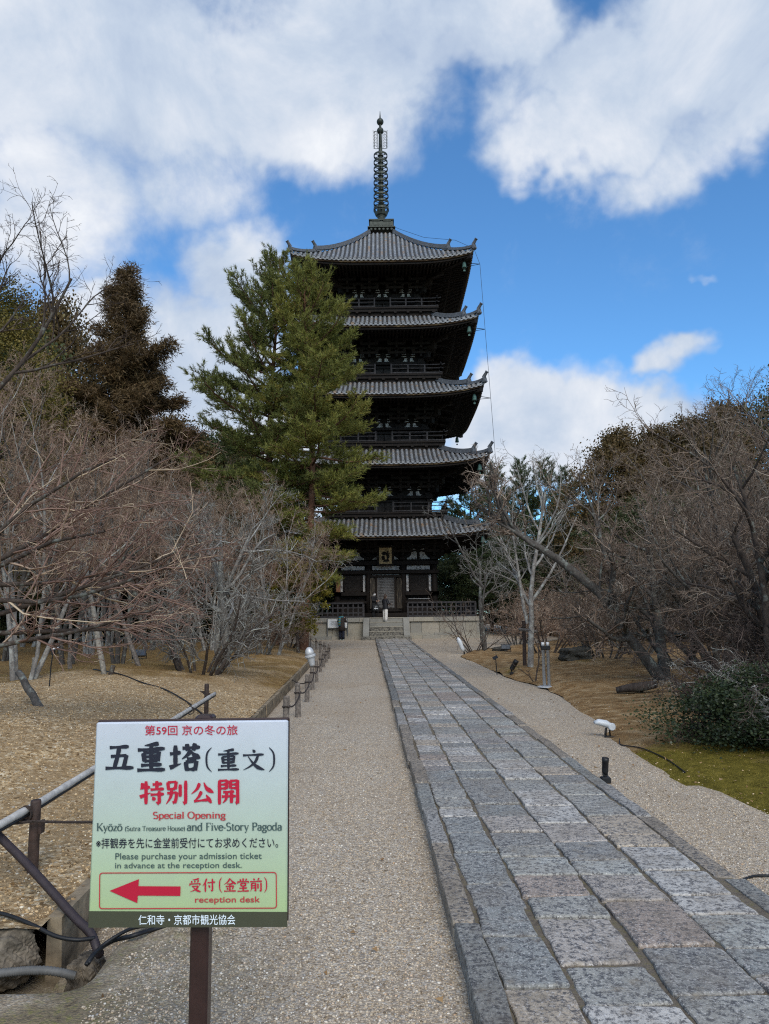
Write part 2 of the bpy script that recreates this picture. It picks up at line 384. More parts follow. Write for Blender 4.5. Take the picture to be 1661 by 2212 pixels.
def leafm(name, cols, trans=0.25, rough=.6):
    def f(N):
        r = island(N); n = N.noise(N.co, .55, 4, .6)
        v = N.math('ADD', N.math('MULTIPLY', r, .45), N.mapr(n, .3, .7, 0, .55))
        c = N.ramp(v, [(i/(len(cols)-1), q) for i, q in enumerate(cols)])
        N.put(N.b.inputs['Base Color'], c)
        N.b.inputs['Transmission Weight'].default_value = 0
        tr = N.node('ShaderNodeBsdfTranslucent'); N.put(tr.inputs[0], c)
        mx = N.node('ShaderNodeMixShader'); mx.inputs[0].default_value = trans
        N.l.new(N.b.outputs[0], mx.inputs[1]); N.l.new(tr.outputs[0], mx.inputs[2])
        N.l.new(mx.outputs[0], N.n['Material Output'].inputs[0])
    return mat(name, f, rough, .25)

M = dict(
    gravel=mat('gravel', f_gravel, .9, .2), earth=mat('earth', f_earth, .95, .1), moss=mat('moss', f_moss, .95, .1), slab=mat('paving_stone', f_slab, .75, .35),
    kerb=mat('kerb_stone', lambda N: f_slab(N, .70), .75, .35), ridge=plain('dark_ridge_tile', (.085, .09, .10), .6, .5, 9), joint=mat('joint_dirt', f_joint, .95, .1), wood=mat('aged_dark_timber', f_wood, .75, .2), rail=mat('weathered_rail_timber', f_rail, .8, .2), fascia=mat('eave_board_timber', f_fascia, .8, .2),
    plaster=mat('flaking_plaster', f_plaster, .9, .1), tile=mat('roof_tile', f_tile, .55, .4), tileflat=mat('flat_roof_tile', f_tileflat, .7, .3),
    granite=mat('granite', f_granite, .85, .2), dirtystone=mat('stained_stone', f_dirtystone, .85, .2),
    bronze=plain('verdigris_bronze', (.035, .042, .036), .5, .45, 6, .4), copper=plain('green_copper', (.055, .11, .095), .6, .35, 8, .2),
    concrete=plain('weathered_concrete', (.19, .15, .10), .95, .65, 8, 0, .8), stone=plain('ditch_stone', (.12, .10, .075), .95, .75, 16, 0, 1.0), darkstone=plain('dark_rock', (.06, .055, .045), .9, .6, 7, 0, .8),
    post=plain('weathered_post_wood', (.14, .118, .10), .85, .6, 24, 0, .8), pale_post=plain('grey_pole_wood', (.20, .18, .15), .85, .5, 18, 0, .7), postbrown=plain('brown_post_wood', (.045, .028, .022), .6, .5, 22, 0, .4),
    rope=plain('dark_rope', (.035, .026, .022), .9, .5, 90, 0, .5), bamboo=plain('weathered_bamboo', (.42, .40, .37), .6, .3, 16, 0, .2), blackpl=plain('black_plastic', (.012, .012, .013), .45, .3, 20), pipe=plain('brown_corrugated_pipe', (.035, .026, .028), .5, .25, 15), greypipe=plain('grey_corrugated_pipe', (.11, .11, .105), .6, .25, 15),
    silver=plain('brushed_steel', (.46, .47, .48), .42, .08, 30, .25), white=plain('white_painted_metal', (.50, .525, .55), .4, .08, 20), signbrown=plain('brown_sign_paint', (.030, .014, .012), .35, .2, 18, 0, 0, .5),
    glass=plain('lamp_glass', (.05, .055, .06), .1, .1, 5, 0, 0, .6), label=plain('label_white', (.55, .55, .53), .6, .1, 9), grid=plain('lattice_grey_timber', (.15, .145, .143), .8, .4, 14), doorw=plain('door_timber', (.024, .02, .018), .8, .6, 6), gilt=plain('faded_gilt_board', (.40, .29, .15), .7, .5, 5), reddish=plain('reddish_plank', (.20, .095, .05), .8, .4, 8),
)

# ------------------------------------------------------------------ ground, beds, path
def lerp_tab(tab, y):
    if y <= tab[0][0]: return tab[0][1]
    for (a, p), (b, q) in zip(tab, tab[1:]):
        if y <= b: t = (y-a)/(b-a); t = t*t*(3-2*t)*.5 + t*.5; return p + (q-p)*t
    return tab[-1][1]
def EL(y):
    return -1.66 - .04*(y-4) if y < 25 else lerp_tab([(25, -2.5), (34, -3.6), (42, -5.4), (47, -8), (56, -10), (90, -11)], y)
def ER(y):
    return lerp_tab([(-6, 3.7), (4, 3.35), (5.9, 2.95), (7.2, 2.6), (8.8, 2.62), (11.5, 2.95), (14.5, 3.35), (16.6, 3.35), (18.6, 2.95), (22, 2.9), (28, 2.75), (31, 3.4), (34, 5.2), (38, 8), (46, 11), (90, 13)], y)
def wav(x, y): return (math.sin(x*1.3+y*.7)+math.sin(x*.6-y*1.1+2)+math.sin(x*2.3+y*1.9+1)*.5+math.sin(x*4.1-y*3.3)*.25)/2.75
def sst(a, b, x): t = max(0, min(1, (x-a)/(b-a))); return t*t*(3-2*t)
def zl(x, y):
    d = EL(y) - x
    z = .075 + .33*(.15+.85*sst(4.0, 7.6, y))*(1-math.exp(-max(d, 0)/1.1)) + .09*wav(x*.8, y*.6)*sst(.1, 1.5, d) + .025*wav(x*4, y*4)*sst(0, .4, d)
    z += .16*math.exp(-((x+5.6)**2/3 + (y-14.5)**2/7)) + .12*math.exp(-((x+3.2)**2/2 + (y-7.8)**2/3)) + .26*math.exp(-((x+6.0)**2/5 + (y-9.8)**2/7))*sst(0, 1.5, d)
    return z*(1-.6*sst(30, 48, y))
def zr(x, y):
    d = x - ER(y)
    z = -.045 + .085*(1-math.exp(-max(d, 0)/.25)) + .14*(1-math.exp(-max(d, 0)/3.5)) + .05*wav(x*.9, y*.8)*sst(0, 1.2, d) + .012*wav(x*5, y*5)
    z += .13*math.exp(-((x-3.5)**2/.35 + (y-19.6)**2/1.2)) + .16*math.exp(-((x-5.6)**2/1.5 + (y-21.5)**2/2))
    return z
def zg(x, y):
    if y > 3.6 and x < EL(y): return zl(x, y)
    if x > ER(y): return zr(x, y)
    return 0.0
def grid_obj(name, xs, ys, fz, material, fx=None, attr=None):
    V = []; A = []
    for y in ys:
        for x in xs:
            X = fx(x, y) if fx else x
            V.append((X, y, fz(X, y))); 
            if attr: A.append(attr(X, y))
    nx = len(xs); i = np.arange(len(V)).reshape(len(ys), nx)
    Fq = np.stack([i[:-1, :-1], i[:-1, 1:], i[1:, 1:], i[1:, :-1]], -1).reshape(-1, 4)
    me = np_mesh(name, np.array(V), Fq, material, True)
    if attr:
        a = me.attributes.new('mossy', 'FLOAT', 'POINT'); a.data.foreach_set('value', np.array(A, np.float32))
    o = bpy.data.objects.new(name, me); COL.objects.link(o); return o
def steps(*seg):
    r = []
    for a, b, s in seg: r += list(np.arange(a, b-1e-6, s))
    return r
def zground(x, y):
    d = x - EL(y); z = .012*wav(x*1.7, y*1.3)
    if x > ER(y)+.3: z -= .12
    if y >= 3.9:
        k = 1 - sst(24, 28, y)
        if d < -.02: return -.25
        z -= (.20-.10*sst(5.5, 10, y))*k*(1 - sst(.14, .42, d)) 
        if y < 8: z += .03*sst(.3, .6, d)*(1-sst(.6, 1.1, d))
    elif y > 3.42 and d < .35:
        z -= .26*(1-sst(.12, .35, d))*sst(3.40, 3.62, y)
    return z
dx = [-420, -150, -60, -25, -10, -5, -3] + steps((-2, -.1, .25), (-.1, .7, .035), (.7, 4.9, .2), (5, 12, 1)) + [14, 20, 40, 90, 200, 440]
ys = [-60, -20, -8, -3] + steps((0, 3, .3), (3, 4.4, .05), (4.4, 12, .2), (12, 46, .6)) + [48, 52, 60, 75, 100, 160, 300, 700]
tag(grid_obj('gravel_ground', dx, ys, zground, M['gravel'], lambda x, y: x + EL(min(y, 46))), kind='structure')
dl = [-90, -60, -40, -28, -20, -15] + steps((-12, -4, .4), (-4, -.6, .12), (-.6, .001, .06))
yl = steps((3.86, 12, .12), (12, 26, .3), (26, 50, 1)) + [52, 56, 62, 70, 90, 130]
def mossl(x, y): return sst(12, 16.5, y)*.85 + .35*sst(1.0, 4, EL(y)-x)*sst(8, 12, y) - .25*sst(13, 15, y)*math.exp(-((x+3.2)/1.2)**2)
tag(grid_obj('earth_bed', dl, yl, lambda x, y: zl(x, y), M['earth'], lambda x, y: x + EL(y) - .07, mossl), kind='structure')
drr = steps((0, .5, .06), (.5, 5, .2), (5, 14, .6)) + [16, 20, 28, 40, 60, 95]
yr = [-30, -10, -3] + steps((0, 3, .5), (3, 12, .15), (12, 34, .35), (34, 50, 1)) + [52, 56, 62, 70, 90, 130]
def mossr(x, y): return .95*(1-sst(7.8, 9.6, y)) + .55*sst(7, 12, x)*(1-sst(20, 30, y))*.5 + .5*math.exp(-((x-3.3)**2/.3+(y-19.8)**2/1.2)) + .45*math.exp(-((x-5.6)**2/1.5+(y-21.3)**2/1.5))
tag(grid_obj('moss_bed', drr, yr, lambda x, y: zr(x, y), M['moss'], lambda x, y: x + ER(y) + .06*wav(y*3.1, y*1.7), mossr), kind='structure')

# concrete edging of the left bed along the drain
mb = MB(); y = 4.0; r2 = random.Random(3)
while y < 26:
    L = r2.uniform(.8, 1.3); y2 = min(26, y+L-.012); e = r2.uniform(-.006, .006)
    for (ya, yb) in ((y, y2),):
        xa, xb = EL(ya), EL(yb); h = .085 + r2.uniform(-.012, .012)
        vs = [(xa-.085+e, ya, -.25), (xa+e, ya, -.25), (xb+e, yb, -.25), (xb-.085+e, yb, -.25), (xa-.085+e, ya, h), (xa-.012+e, ya, h), (xb-.012+e, yb, h), (xb-.085+e, yb, h)]
        mb.add(vs, [(3,2,1,0),(4,5,6,7),(0,1,5,4),(1,2,6,5),(2,3,7,6),(3,0,4,7)])
    y += L
tag(mb.build('drain_kerb', M['concrete']), kind='structure')

def XL(y): return .40 - .0235*y
def XR(y): return 2.09 - .0168*y
PY0, PY1 = -3.0, 44.7
mb = MB()
vs = []; n = 60
for i in range(n+1):
    y = PY0 + (PY1-PY0)*i/n
    vs += [(XL(y)+.03, y, .054), (XR(y)-.03, y, .054)]
mb.add(vs, [(2*i, 2*i+1, 2*i+3, 2*i+2) for i in range(n)])
tag(mb.build('path_bedding', M['joint']), kind='structure')
mb = MB(); r2 = random.Random(11)
def stone(mb, x0, x1, y0, y1, z, bev=.012, jit=.014, ztop=0.006):
    q = [(x0, y0), (x1, y0), (x1, y1), (x0, y1)]
    def X(u, y): return XL(y) + u*(XR(y)-XL(y))
    q = [(X(u, y)+r2.uniform(-jit, jit), y+r2.uniform(-jit, jit)) for u, y in q]
    # outline with slightly worn edges: corner cut + midpoints
    out = []
    for i in range(4):
        a, b, c = q[i-1], q[i], q[(i+1) % 4]
        la = math.dist(a, b); lc = math.dist(b, c); cc = r2.uniform(.004, .015)
        out.append((b[0]+(a[0]-b[0])*cc/la, b[1]+(a[1]-b[1])*cc/la)); out.append((b[0]+(c[0]-b[0])*cc/lc, b[1]+(c[1]-b[1])*cc/lc))
        for t in (.18, .36, .5, .66, .84):
            out.append((b[0]+(c[0]-b[0])*t+r2.uniform(-.007, .007), b[1]+(c[1]-b[1])*t+r2.uniform(-.007, .007)))
    cx = sum(p[0] for p in out)/len(out); cy = sum(p[1] for p in out)/len(out)
    tx, ty = r2.uniform(-.008, .008), r2.uniform(-.008, .008); dz = r2.uniform(-ztop, ztop)
    def ring(ins, zz):
        r = []
        for p in out:
            d = math.hypot(p[0]-cx, p[1]-cy); k = max(0, (d-ins)/d)
            r.append((cx+(p[0]-cx)*k, cy+(p[1]-cy)*k, zz+dz+(p[0]-cx)*tx+(p[1]-cy)*ty))
        return r
    mb.loft([ring(0, -.06), ring(0, z-bev), ring(bev*.45, z-bev*.3), ring(bev*1.4, z)])
KL = .075
cols = [KL, .245, .475, .70, 1-KL-.005]
for c in range(4):
    y = PY0 + r2.uniform(0, .3); 
    while y < PY1-.3:
        L = r2.choice([.24, .28, .33, .38, .43, .50])*r2.uniform(.9, 1.1)
        y2 = min(y+L, PY1)
        stone(mb, cols[c]+.0065, cols[c+1]-.0065, y+.010, y2-.010, .070, .009, .014)
        y = y2
tag(mb.build('stone_path', M['slab']), kind='structure')
for side, (u0, u1, h) in enumerate(((0, KL-.006, .095), (1-KL+.006, 1.0, .068))):
    mb = MB(); y = PY0
    while y < PY1:
        L = r2.uniform(.7, 1.3); y2 = min(y+L, PY1)
        sh = r2.uniform(-.006, .006) + (.022 if side and y < 4.2 else 0)
        stone(mb, u0+sh, u1+sh, y+.006, y2-.006, h, .014, .008, .008); y = y2
    tag(mb.build('path_kerb', M['kerb']), kind='structure')

# loose stones lying on the gravel and on the bed near the camera
def pebbles(name, pts, size, mt, seed):
    g = np.random.default_rng(seed); n = len(pts); t = (1+5**.5)/2
    bv = np.array([(-1,t,0),(1,t,0),(-1,-t,0),(1,-t,0),(0,-1,t),(0,1,t),(0,-1,-t),(0,1,-t),(t,0,-1),(t,0,1),(-t,0,-1),(-t,0,1)], float)/math.sqrt(1+t*t)
    bf = np.array([(0,11,5),(0,5,1),(0,1,7),(0,7,10),(0,10,11),(1,5,9),(5,11,4),(11,10,2),(10,7,6),(7,1,8),(3,9,4),(3,4,2),(3,2,6),(3,6,8),(3,8,9),(4,9,5),(2,4,11),(6,2,10),(8,6,7),(9,8,1)])
    s = size[0]+(size[1]-size[0])*g.random(n)**2.2; a = g.uniform(0, 6.283, n); sc = np.stack([s*g.uniform(.8, 1.3, n), s*g.uniform(.7, 1.0, n), s*g.uniform(.45, .75, n)], 1)
    v = bv[None]*sc[:, None]*g.uniform(.82, 1.15, (n, 12, 1)); ca, sa = np.cos(a)[:, None], np.sin(a)[:, None]
    x = v[..., 0]*ca-v[..., 1]*sa; y = v[..., 0]*sa+v[..., 1]*ca
    V = np.stack([x, y, v[..., 2]], -1)+pts[:, None, :]+np.array([0, 0, 1.0])*(sc[:, 2]*.25)[:, None, None]
    Fq = bf[None]+12*np.arange(n)[:, None, None]
    o = bpy.data.objects.new(name, np_mesh(name, V.reshape(-1, 3), Fq.reshape(-1, 3), mt, True)); COL.objects.link(o); return tag(o, kind='stuff')
def f_peb(N):
    r = island(N); N.put(N.b.inputs['Base Color'], N.ramp(r, [(0, (.13, .10, .07)), (.14, (.32, .25, .17)), (.34, (.47, .38, .27)), (.52, (.37, .31, .235)), (.68, (.56, .475, .36)), (.84, (.27, .255, .24)), (.93, (.70, .645, .55)), (1, (.48, .31, .18))]))
def f_clod(N):
    r = island(N); N.put(N.b.inputs['Base Color'], N.ramp(r, [(0, (.13, .08, .042)), (.25, (.32, .215, .11)), (.55, (.48, .345, .19)), (.8, (.56, .43, .27)), (.92, (.30, .27, .23)), (1, (.74, .66, .51))]))
M['pebble'] = mat('pebble', f_peb, .95, .1); M['clod'] = mat('clod', f_clod, .95, .1)
g_ = np.random.default_rng(2); P_ = []
while len(P_) < 80000:
    y = 2.2+12*g_.random()**2.1; x = g_.uniform(-2.6, 4.0)
    if g_.random() < sst(5.5, 13.5, y): continue
    if (y > 3.5 and x < EL(y)+.02) or x > ER(y)+.08 or XL(y)-.01 < x < XR(y)+.01: continue
    if y < 4.3 and x < -.6 and wav(x*2.1, y*2.7)+.5*wav(x*7, y*6) > .25-.5*sst(-.7, -1.8, x): continue
    P_.append((x, y, zground(x, y)))
pebbles('gravel_stones', np.array(P_), (.0032, .0085), M['pebble'], 3)
P_ = []
while len(P_) < 22000:
    y = 3.95+9.5*g_.random()**1.4; x = EL(y)-.1-4.5*g_.random()**1.2
    if mossl(x, y) > g_.uniform(.1, .9): continue
    P_.append((x, y, zl(x, y)))
pebbles('earth_clods', np.array(P_), (.003, .013), M['clod'], 4)
P_ = []
while len(P_) < 1500:
    y = 4.5+18*g_.random(); x = ER(y)+.1+6*g_.random()**2
    P_.append((x, y, zr(x, y)))
pebbles('bed_clods', np.array(P_), (.004, .013), M['clod'], 5)

# ------------------------------------------------------------------ pagoda
PC = Vector((.03, 52.0, 0))
A = [6.66, 6.60, 6.42, 6.23, 6.05]              # eave half widths
ZE = [6.42, 10.98, 15.58, 20.25, 24.82]         # eave height at mid side
ZT = [7.75, 12.5, 17.2, 22.0, 29.35]            # top of the tiled slope
BT = [3.75, 3.6, 3.5, 3.3, .92]                 # half width where the slope ends
BODY = [3.2, 2.95, 2.78, 2.62, 2.45]
BALC = [None, 4.12, 4.10, 4.0, 3.85]
LIFT = [.42, .48, .52, .52, .52]
pag = thing('pagoda', 'five storey dark timber pagoda with grey tiled roofs and a tall ringed bronze spire', 'pagoda', PC)
RS = [Matrix.Rotation(i*math.pi/2, 4, 'Z') for i in range(4)]
def P4(side, u, w, z):
    """point on one side of the tower: u along it, w out from the axis"""
    p = RS[side] @ Vector((u, -w, z)); return PC + p
def wz(k, t):
    c = .42 if k < 4 else .4
    return A[k]+(BT[k]-A[k])*t, ZE[k]+(ZT[k]-ZE[k])*((1-c)*t + c*t*t)
def lift(k, u, w, t): return LIFT[k]*min(1.0, abs(u)/max(w, .01))**3.4*(1-t)**1.6
def rp(k, side, u, t, dz=0.0):
    w, z = wz(k, t); return P4(side, u, w, z+lift(k, u, w, t)+dz)
def edge(k, s): return LIFT[k]*abs(s)**3.4
SPIRE = []
for k in range(5):
    b = MB(); ns, nt = 24, 8
    for sd_ in range(4):
        vs = []
        for i in range(nt+1):
            t = i/nt; w, _ = wz(k, t)
            for j in range(ns+1):
                vs.append(rp(k, sd_, (2*j/ns-1)*w, t))
        fs = [(i*(ns+1)+j, i*(ns+1)+j+1, (i+1)*(ns+1)+j+1, (i+1)*(ns+1)+j) for i in range(nt) for j in range(ns)]
        b.add(vs, fs)
    roof = b.build('roof', M['tileflat'], pag, True)
    # round tile rolls with end discs
    b = MB(); sp = .298; nroll = int(2*A[k]/sp); sp = 2*A[k]/(nroll+.3)
    for sd_ in range(4):
        for i in range(nroll+1):
            u = (i-nroll/2)*sp
            tm = min(1.0, (A[k]-abs(u)-.02)/(A[k]-BT[k]))
            if tm <= .02: tm = .02
            m = max(2, int(9*tm)+1); ru = .086
            for seg in range(m):         # one barrel per tile length
                t0, t1 = tm*seg/m, tm*(seg+1)/m
                rings = []
                for t, rr in ((t0, ru*1.04), (t1, ru*.95)):
                    ring = []
                    for j in range(7):
                        a = math.pi*(j/6)
                        p = rp(k, sd_, u+math.cos(a)*rr, t, math.sin(a)*rr+.012)
                        ring.append(p)
                    rings.append(ring)
                vs = rings[0]+rings[1]
                b.add(vs, [(j, j+1, 7+j+1, 7+j) for j in range(6)] + [tuple(range(7))])
            # eave disc
            c0 = rp(k, sd_, u, 0, .01); n = RS[sd_].to_3x3() @ Vector((0, -1, 0)); ux = RS[sd_].to_3x3() @ Vector((1, 0, 0))
            def disc(r, off): return [c0 + n*off + (ux*math.cos(2*math.pi*j/10) + Vector((0, 0, 1))*math.sin(2*math.pi*j/10))*r for j in range(10)]
            b.loft([disc(.10, -.05), disc(.112, .04), disc(.09, .045), disc(.08, .02)])
            # pendant flat tile between the discs
            if i < nroll:
                vs = []
                for j in range(6):
                    uu = u+sp*(j+.5)/6; sag = -.05*math.sin(math.pi*(j+.5)/6)
                    vs += [rp(k, sd_, uu, 0, .0+sag)+n*.02, rp(k, sd_, uu, 0, -.085+sag)+n*.025]
                b.add(vs, [(2*j, 2*j+2, 2*j+3, 2*j+1) for j in range(5)])
    b.build('roll_tiles', M['tile'], roof, False)
    # hip ridges
    for c in range(4):
        b = MB()
        def hip(t, dz=0.0, out=0.0):
            w, z = wz(k, t); q = w+out
            return PC + RS[c] @ Vector((q, -q, z+LIFT[k]*(1-t)**1.6+dz))
        for (ta, tb, hh, ww) in ((.0, .36, .20, .26), (.30, 1.0, .30, .30)):
            N_ = 9
            for layer in range(3):
                prev = None
                for i in range(N_+1):
                    t = ta+(tb-ta)*i/N_; up = .20*(1-(t-ta)/(tb-ta))**4
                    p = hip(t, hh*(layer+.5)/3*1.0+.04+up*.6)
                    if prev is not None: b.beam(prev, p, ww*(1-.12*layer) if layer < 2 else ww*.6, hh/3*1.04)
                    prev = p
            p0 = hip(ta, hh*.45+.1); dirv = (hip(max(0, ta-.03), 0, .06 if ta == 0 else 0)-hip(ta+.05)); dirv.z = 0; dirv.normalize()
            # ridge-end tile: shield, horn and tilted round cap
            side = Vector((-dirv.y, dirv.x, 0))
            sh = [(-.17, -.16), (.17, -.16), (.20, .08), (.11, .24), (0, .30), (-.11, .24), (-.20, .08)]
            b.prism(sh, lambda a, z: p0+side*a+Vector((0, 0, z))+dirv*.02, lambda a, z: p0+side*a+Vector((0, 0, z))+dirv*.12)
            b.tube([p0+Vector((0, 0, .18)), p0+dirv*.10+Vector((0, 0, .30)), p0+dirv*.22+Vector((0, 0, .43)), p0+dirv*.30+Vector((0, 0, .51))], [.12, .11, .095, .12], 9)
        b.tube([hip(.02, .06), hip(0, .05, .06), hip(0, .12, .16)], [.10, .10, .115], 10)
        b.build('hip_ridge', M['ridge'], roof)
    # eave boards (two courses), soffit and rafters
    b = MB(); bo = MB(); br = MB()
    bi = BODY[k]+.75
    for sd_ in range(4):
        def strip(B, w0, w1, z0, z1, n=24):
            for j in range(n):
                s0, s1 = 2*j/n-1, 2*(j+1)/n-1
                e0, e1 = ZE[k]+edge(k, s0), ZE[k]+edge(k, s1)
                q = [P4(sd_, s0*w0, w0, e0+z0), P4(sd_, s1*w0, w0, e1+z0), P4(sd_, s1*w0, w0, e1+z1), P4(sd_, s0*w0, w0, e0+z1)]
                q2 = [P4(sd_, s0*w1, w1, e0+z0), P4(sd_, s1*w1, w1, e1+z0), P4(sd_, s1*w1, w1, e1+z1), P4(sd_, s0*w1, w1, e0+z1)]
                B.add(q+q2, [(0,1,2,3), (0,4,5,1), (3,2,6,7)])
        strip(b, A[k]-.06, A[k]-.22, -.20, -.085)
        strip(bo, A[k]-.17, A[k]-.34, -.33, -.203)
        def soff(s, w):
            q = max(0, min(1, (w-bi)/(A[k]-bi)))
            return ZE[k]-.30+(A[k]-w)*.20+edge(k, s)*q**1.3
        vs = []; n, m = 16, 5
        for i in range(m+1):
            w = A[k]-.2+(bi-1.4-A[k])*i/m
            for j in range(n+1): s = 2*j/n-1; vs.append(P4(sd_, s*w, w, soff(s, w)))
        bo.add(vs, [(i*(n+1)+j, i*(n+1)+j+1, (i+1)*(n+1)+j+1, (i+1)*(n+1)+j) for i in range(m) for j in range(n)])
        # flying rafters and base rafters
        nr = int(2*(A[k]-.3)/.235)
        for i in range(nr+1):
            u = -(A[k]-.3)+2*(A[k]-.3)*i/nr
            for (wo, wi, dz, h) in ((A[k]-.30, A[k]-1.5, -.06, .115), (A[k]-1.35, bi-.6, -.17, .13)):
                wi_ = max(wi, abs(u)+.05)
                if wi_ > wo-.1: continue
                s0 = u/wo; s1 = u/max(wi_, .1)
                br.beam(P4(sd_, u, wo, soff(min(1, abs(s0)), wo)+dz), P4(sd_, u, wi_, soff(min(1, abs(s1)), wi_)+dz), .105, h)
        strip2 = A[k]-1.32
        for j in range(16):
            s0, s1 = 2*j/16-1, 2*(j+1)/16-1
            bo.beam(P4(sd_, s0*strip2, strip2, soff(s0, strip2)-.09), P4(sd_, s1*strip2, strip2, soff(s1, strip2)-.09), .14, .10)
    b.build('eave_board', M['fascia'], roof)
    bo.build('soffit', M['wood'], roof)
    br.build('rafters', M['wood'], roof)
    for c in range(4):            # hip rafters under the corners
        b = MB(); q0, q1 = A[k]-.12, bi
        b.beam(PC+RS[c] @ Vector((q0, -q0, ZE[k]+LIFT[k]-.36)), PC+RS[c] @ Vector((q1, -q1, soff(0, q1)-.18)), .26, .30)
        b.build('hip_rafter', M['wood'], roof)
    for c in range(4):            # wind bells
        q = A[k]-.55; p = PC+RS[c] @ Vector((q, -q, ZE[k]+LIFT[k]*.72-.42))
        bb = MB(); bb.tube([p+Vector((0, 0, .2)), p+Vector((0, 0, 0))], .015, 5)
        bb.lathe(p+Vector((0, 0, -.42)), [(.15, 0), (.165, .03), (.135, .12), (.12, .30), (.085, .40), (.03, .43)], 12)
        bb.tube([p+Vector((0, 0, -.42)), p+Vector((0, 0, -.55))], .012, 5); bb.box(p+Vector((0, 0, -.6)), (.13, .012, .10))
        bb.build('wind_bell', M['copper'], roof)
    if k < 4:                     # band of stacked flat tiles closing the slope under the balcony
        b = MB()
        for sd_ in range(4):
            for l in range(4):
                w = BT[k]+.06-.02*(l % 2); b.beam(P4(sd_, -w, w-.1, ZT[k]+.03+l*.055), P4(sd_, w, w-.1, ZT[k]+.03+l*.055), .26, .05)
        b.build('top_tile_course', M['tile'], roof)

    # ---- storey below this roof
    fl = 1.62 if k == 0 else ZT[k-1]+.42
    bm_top = 4.98 if k == 0 else fl+1.12
    h = BODY[k]; col_u = [-h, -h*.36, h*.36, h]
    b = MB()
    zt_ = ZE[k]+.75
    for sd_ in range(4):          # wall planes set back between the columns
        q = h-.10
        b.add([P4(sd_, -q, q, fl-.4), P4(sd_, q, q, fl-.4), P4(sd_, q, q, zt_), P4(sd_, -q, q, zt_)], [(0,1,2,3)])
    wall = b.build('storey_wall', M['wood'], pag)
    for sd_ in range(4):
        for u in col_u[:-1]:
            b = MB(); c = P4(sd_, u, h, 0); b.lathe((c.x, c.y, fl-.3), [(.21, 0), (.215, (bm_top-fl)*.5), (.19, bm_top-fl+.3)], 12)
            b.build('column', M['wood'], wall, True)
    b = MB()
    beams = [(bm_top, .20, .46, .20), (bm_top-.26, .17, .24, .12)]
    if k == 0: beams = [(4.86, .24, .48, .24), (4.27, .20, .50, .20), (2.85, .22, .56, .24), (2.30, .14, .44, .14)]
    for (z, hh, th, _) in beams:
        for sd_ in range(4):
            L = h+.30
            if k == 0 and z < 3 and sd_ == 0:
                b.beam(P4(0, -L, h+.02, z), P4(0, -h*.36-.12, h+.02, z), th, hh); b.beam(P4(0, h*.36+.12, h+.02, z), P4(0, L, h+.02, z), th, hh)
            else: b.beam(P4(sd_, -L, h, z), P4(sd_, L, h, z), th+.01*(sd_ % 2), hh+.004*(sd_ % 2))
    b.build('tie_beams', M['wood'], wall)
    # white plaster fields between brackets: frog-leg struts read as pale scalloped panels
    zb = bm_top+.12; f = 1.0 if k == 0 else .62
    for sd_ in range(4):
        for i in range(3):
            b = MB(); ua, ub = col_u[i], col_u[i+1]; cx = (ua+ub)/2; bay = ub-ua
            for sg in (-1, 1):
                w0 = bay*.36*f if k else bay*.33
                H_ = .50*f
                x0, x1 = cx+sg*.10, cx+sg*(.10+w0)
                pl = [(x0, 0), (x1, 0), (x1-sg*.02, .08*f), (x1-sg*w0*.22, .14*f), (x1-sg*w0*.42, .26*f), (x1-sg*w0*.50, H_*.9), (x1-sg*w0*.60, H_), (x0+sg*.02, H_), (x0, H_*.9)]
                b.prism(pl, lambda a, z: P4(sd_, a, h-.07, zb+z), lambda a, z: P4(sd_, a, h-.02, zb+z))
            for q_ in ((-.34, .64*f), (.34, .64*f), (-.34, .9*f), (.34, .9*f)):   # narrow slips higher up
                u0 = cx+q_[0]*bay*.55; ww = .17*f+.06
                pl = [(-ww, 0), (ww, 0), (ww*.55, .06), (-ww*.55, .06)]
                b.prism(pl, lambda a, z: P4(sd_, u0+a, h-.07, zb+q_[1]+z), lambda a, z: P4(sd_, u0+a, h+.02, zb+q_[1]+z))
            b.build('plaster_panel', M['plaster'], wall)
    # bracket complexes: three steps out on every column
    b = MB(); z0 = bm_top+.10; rise = (ZE[k]+.30-z0)/3.6
    for sd_ in range(4):
        for ci, u in enumerate(col_u):
            corner = ci in (0, 3); b = MB()
            b.beam(P4(sd_, u-.22, h, z0+.1), P4(sd_, u+.22, h, z0+.1), .42, .20)
            for st in range(3):
                o_ = h+.18+.46*st; zz = z0+.34+rise*st
                # transverse arm reaching out
                b.beam(P4(sd_, u, h-.1, zz), P4(sd_, u, o_+.42, zz), .16, .20)
                # arm along the wall with three blocks
                al = .62
                b.beam(P4(sd_, u-al, o_+.36, zz+.20), P4(sd_, u+al, o_+.36, zz+.20), .15, .17)
                for q_ in (-al+.09, 0, al-.09):
                    c = P4(sd_, u+q_, o_+.36, zz+.36); b.box(c, (.22, .22, .14))
            # tail rafter with squared pale end
            p0 = P4(sd_, u, h-.1, z0+rise*2.9+.36); p1 = P4(sd_, u, h+1.95, z0+rise*2.15+.16)
            b.beam(p0, p1, .18, .24)
            if corner and ci == 3:
                for st in range(4):
                    q = h+.25+.40*st; zz = z0+.30+rise*.92*st
                    b.beam(PC+RS[sd_] @ Vector((h-.1, -(h-.1), zz)), PC+RS[sd_] @ Vector((q+.32, -(q+.32), zz+.02)), .26, .27)
                    c = PC+RS[sd_] @ Vector((q+.2, -(q+.2), zz+.24)); b.box(c, (.34, .34, .17), math.pi/4)
                q = h+1.72
                b.beam(PC+RS[sd_] @ Vector((h, -h, z0+rise*3.2)), PC+RS[sd_] @ Vector((q, -q, z0+rise*2.55)), .26, .30)
            b.build('bracket_set', M['wood'], wall)
        b = MB()          # continuous purlins on the steps
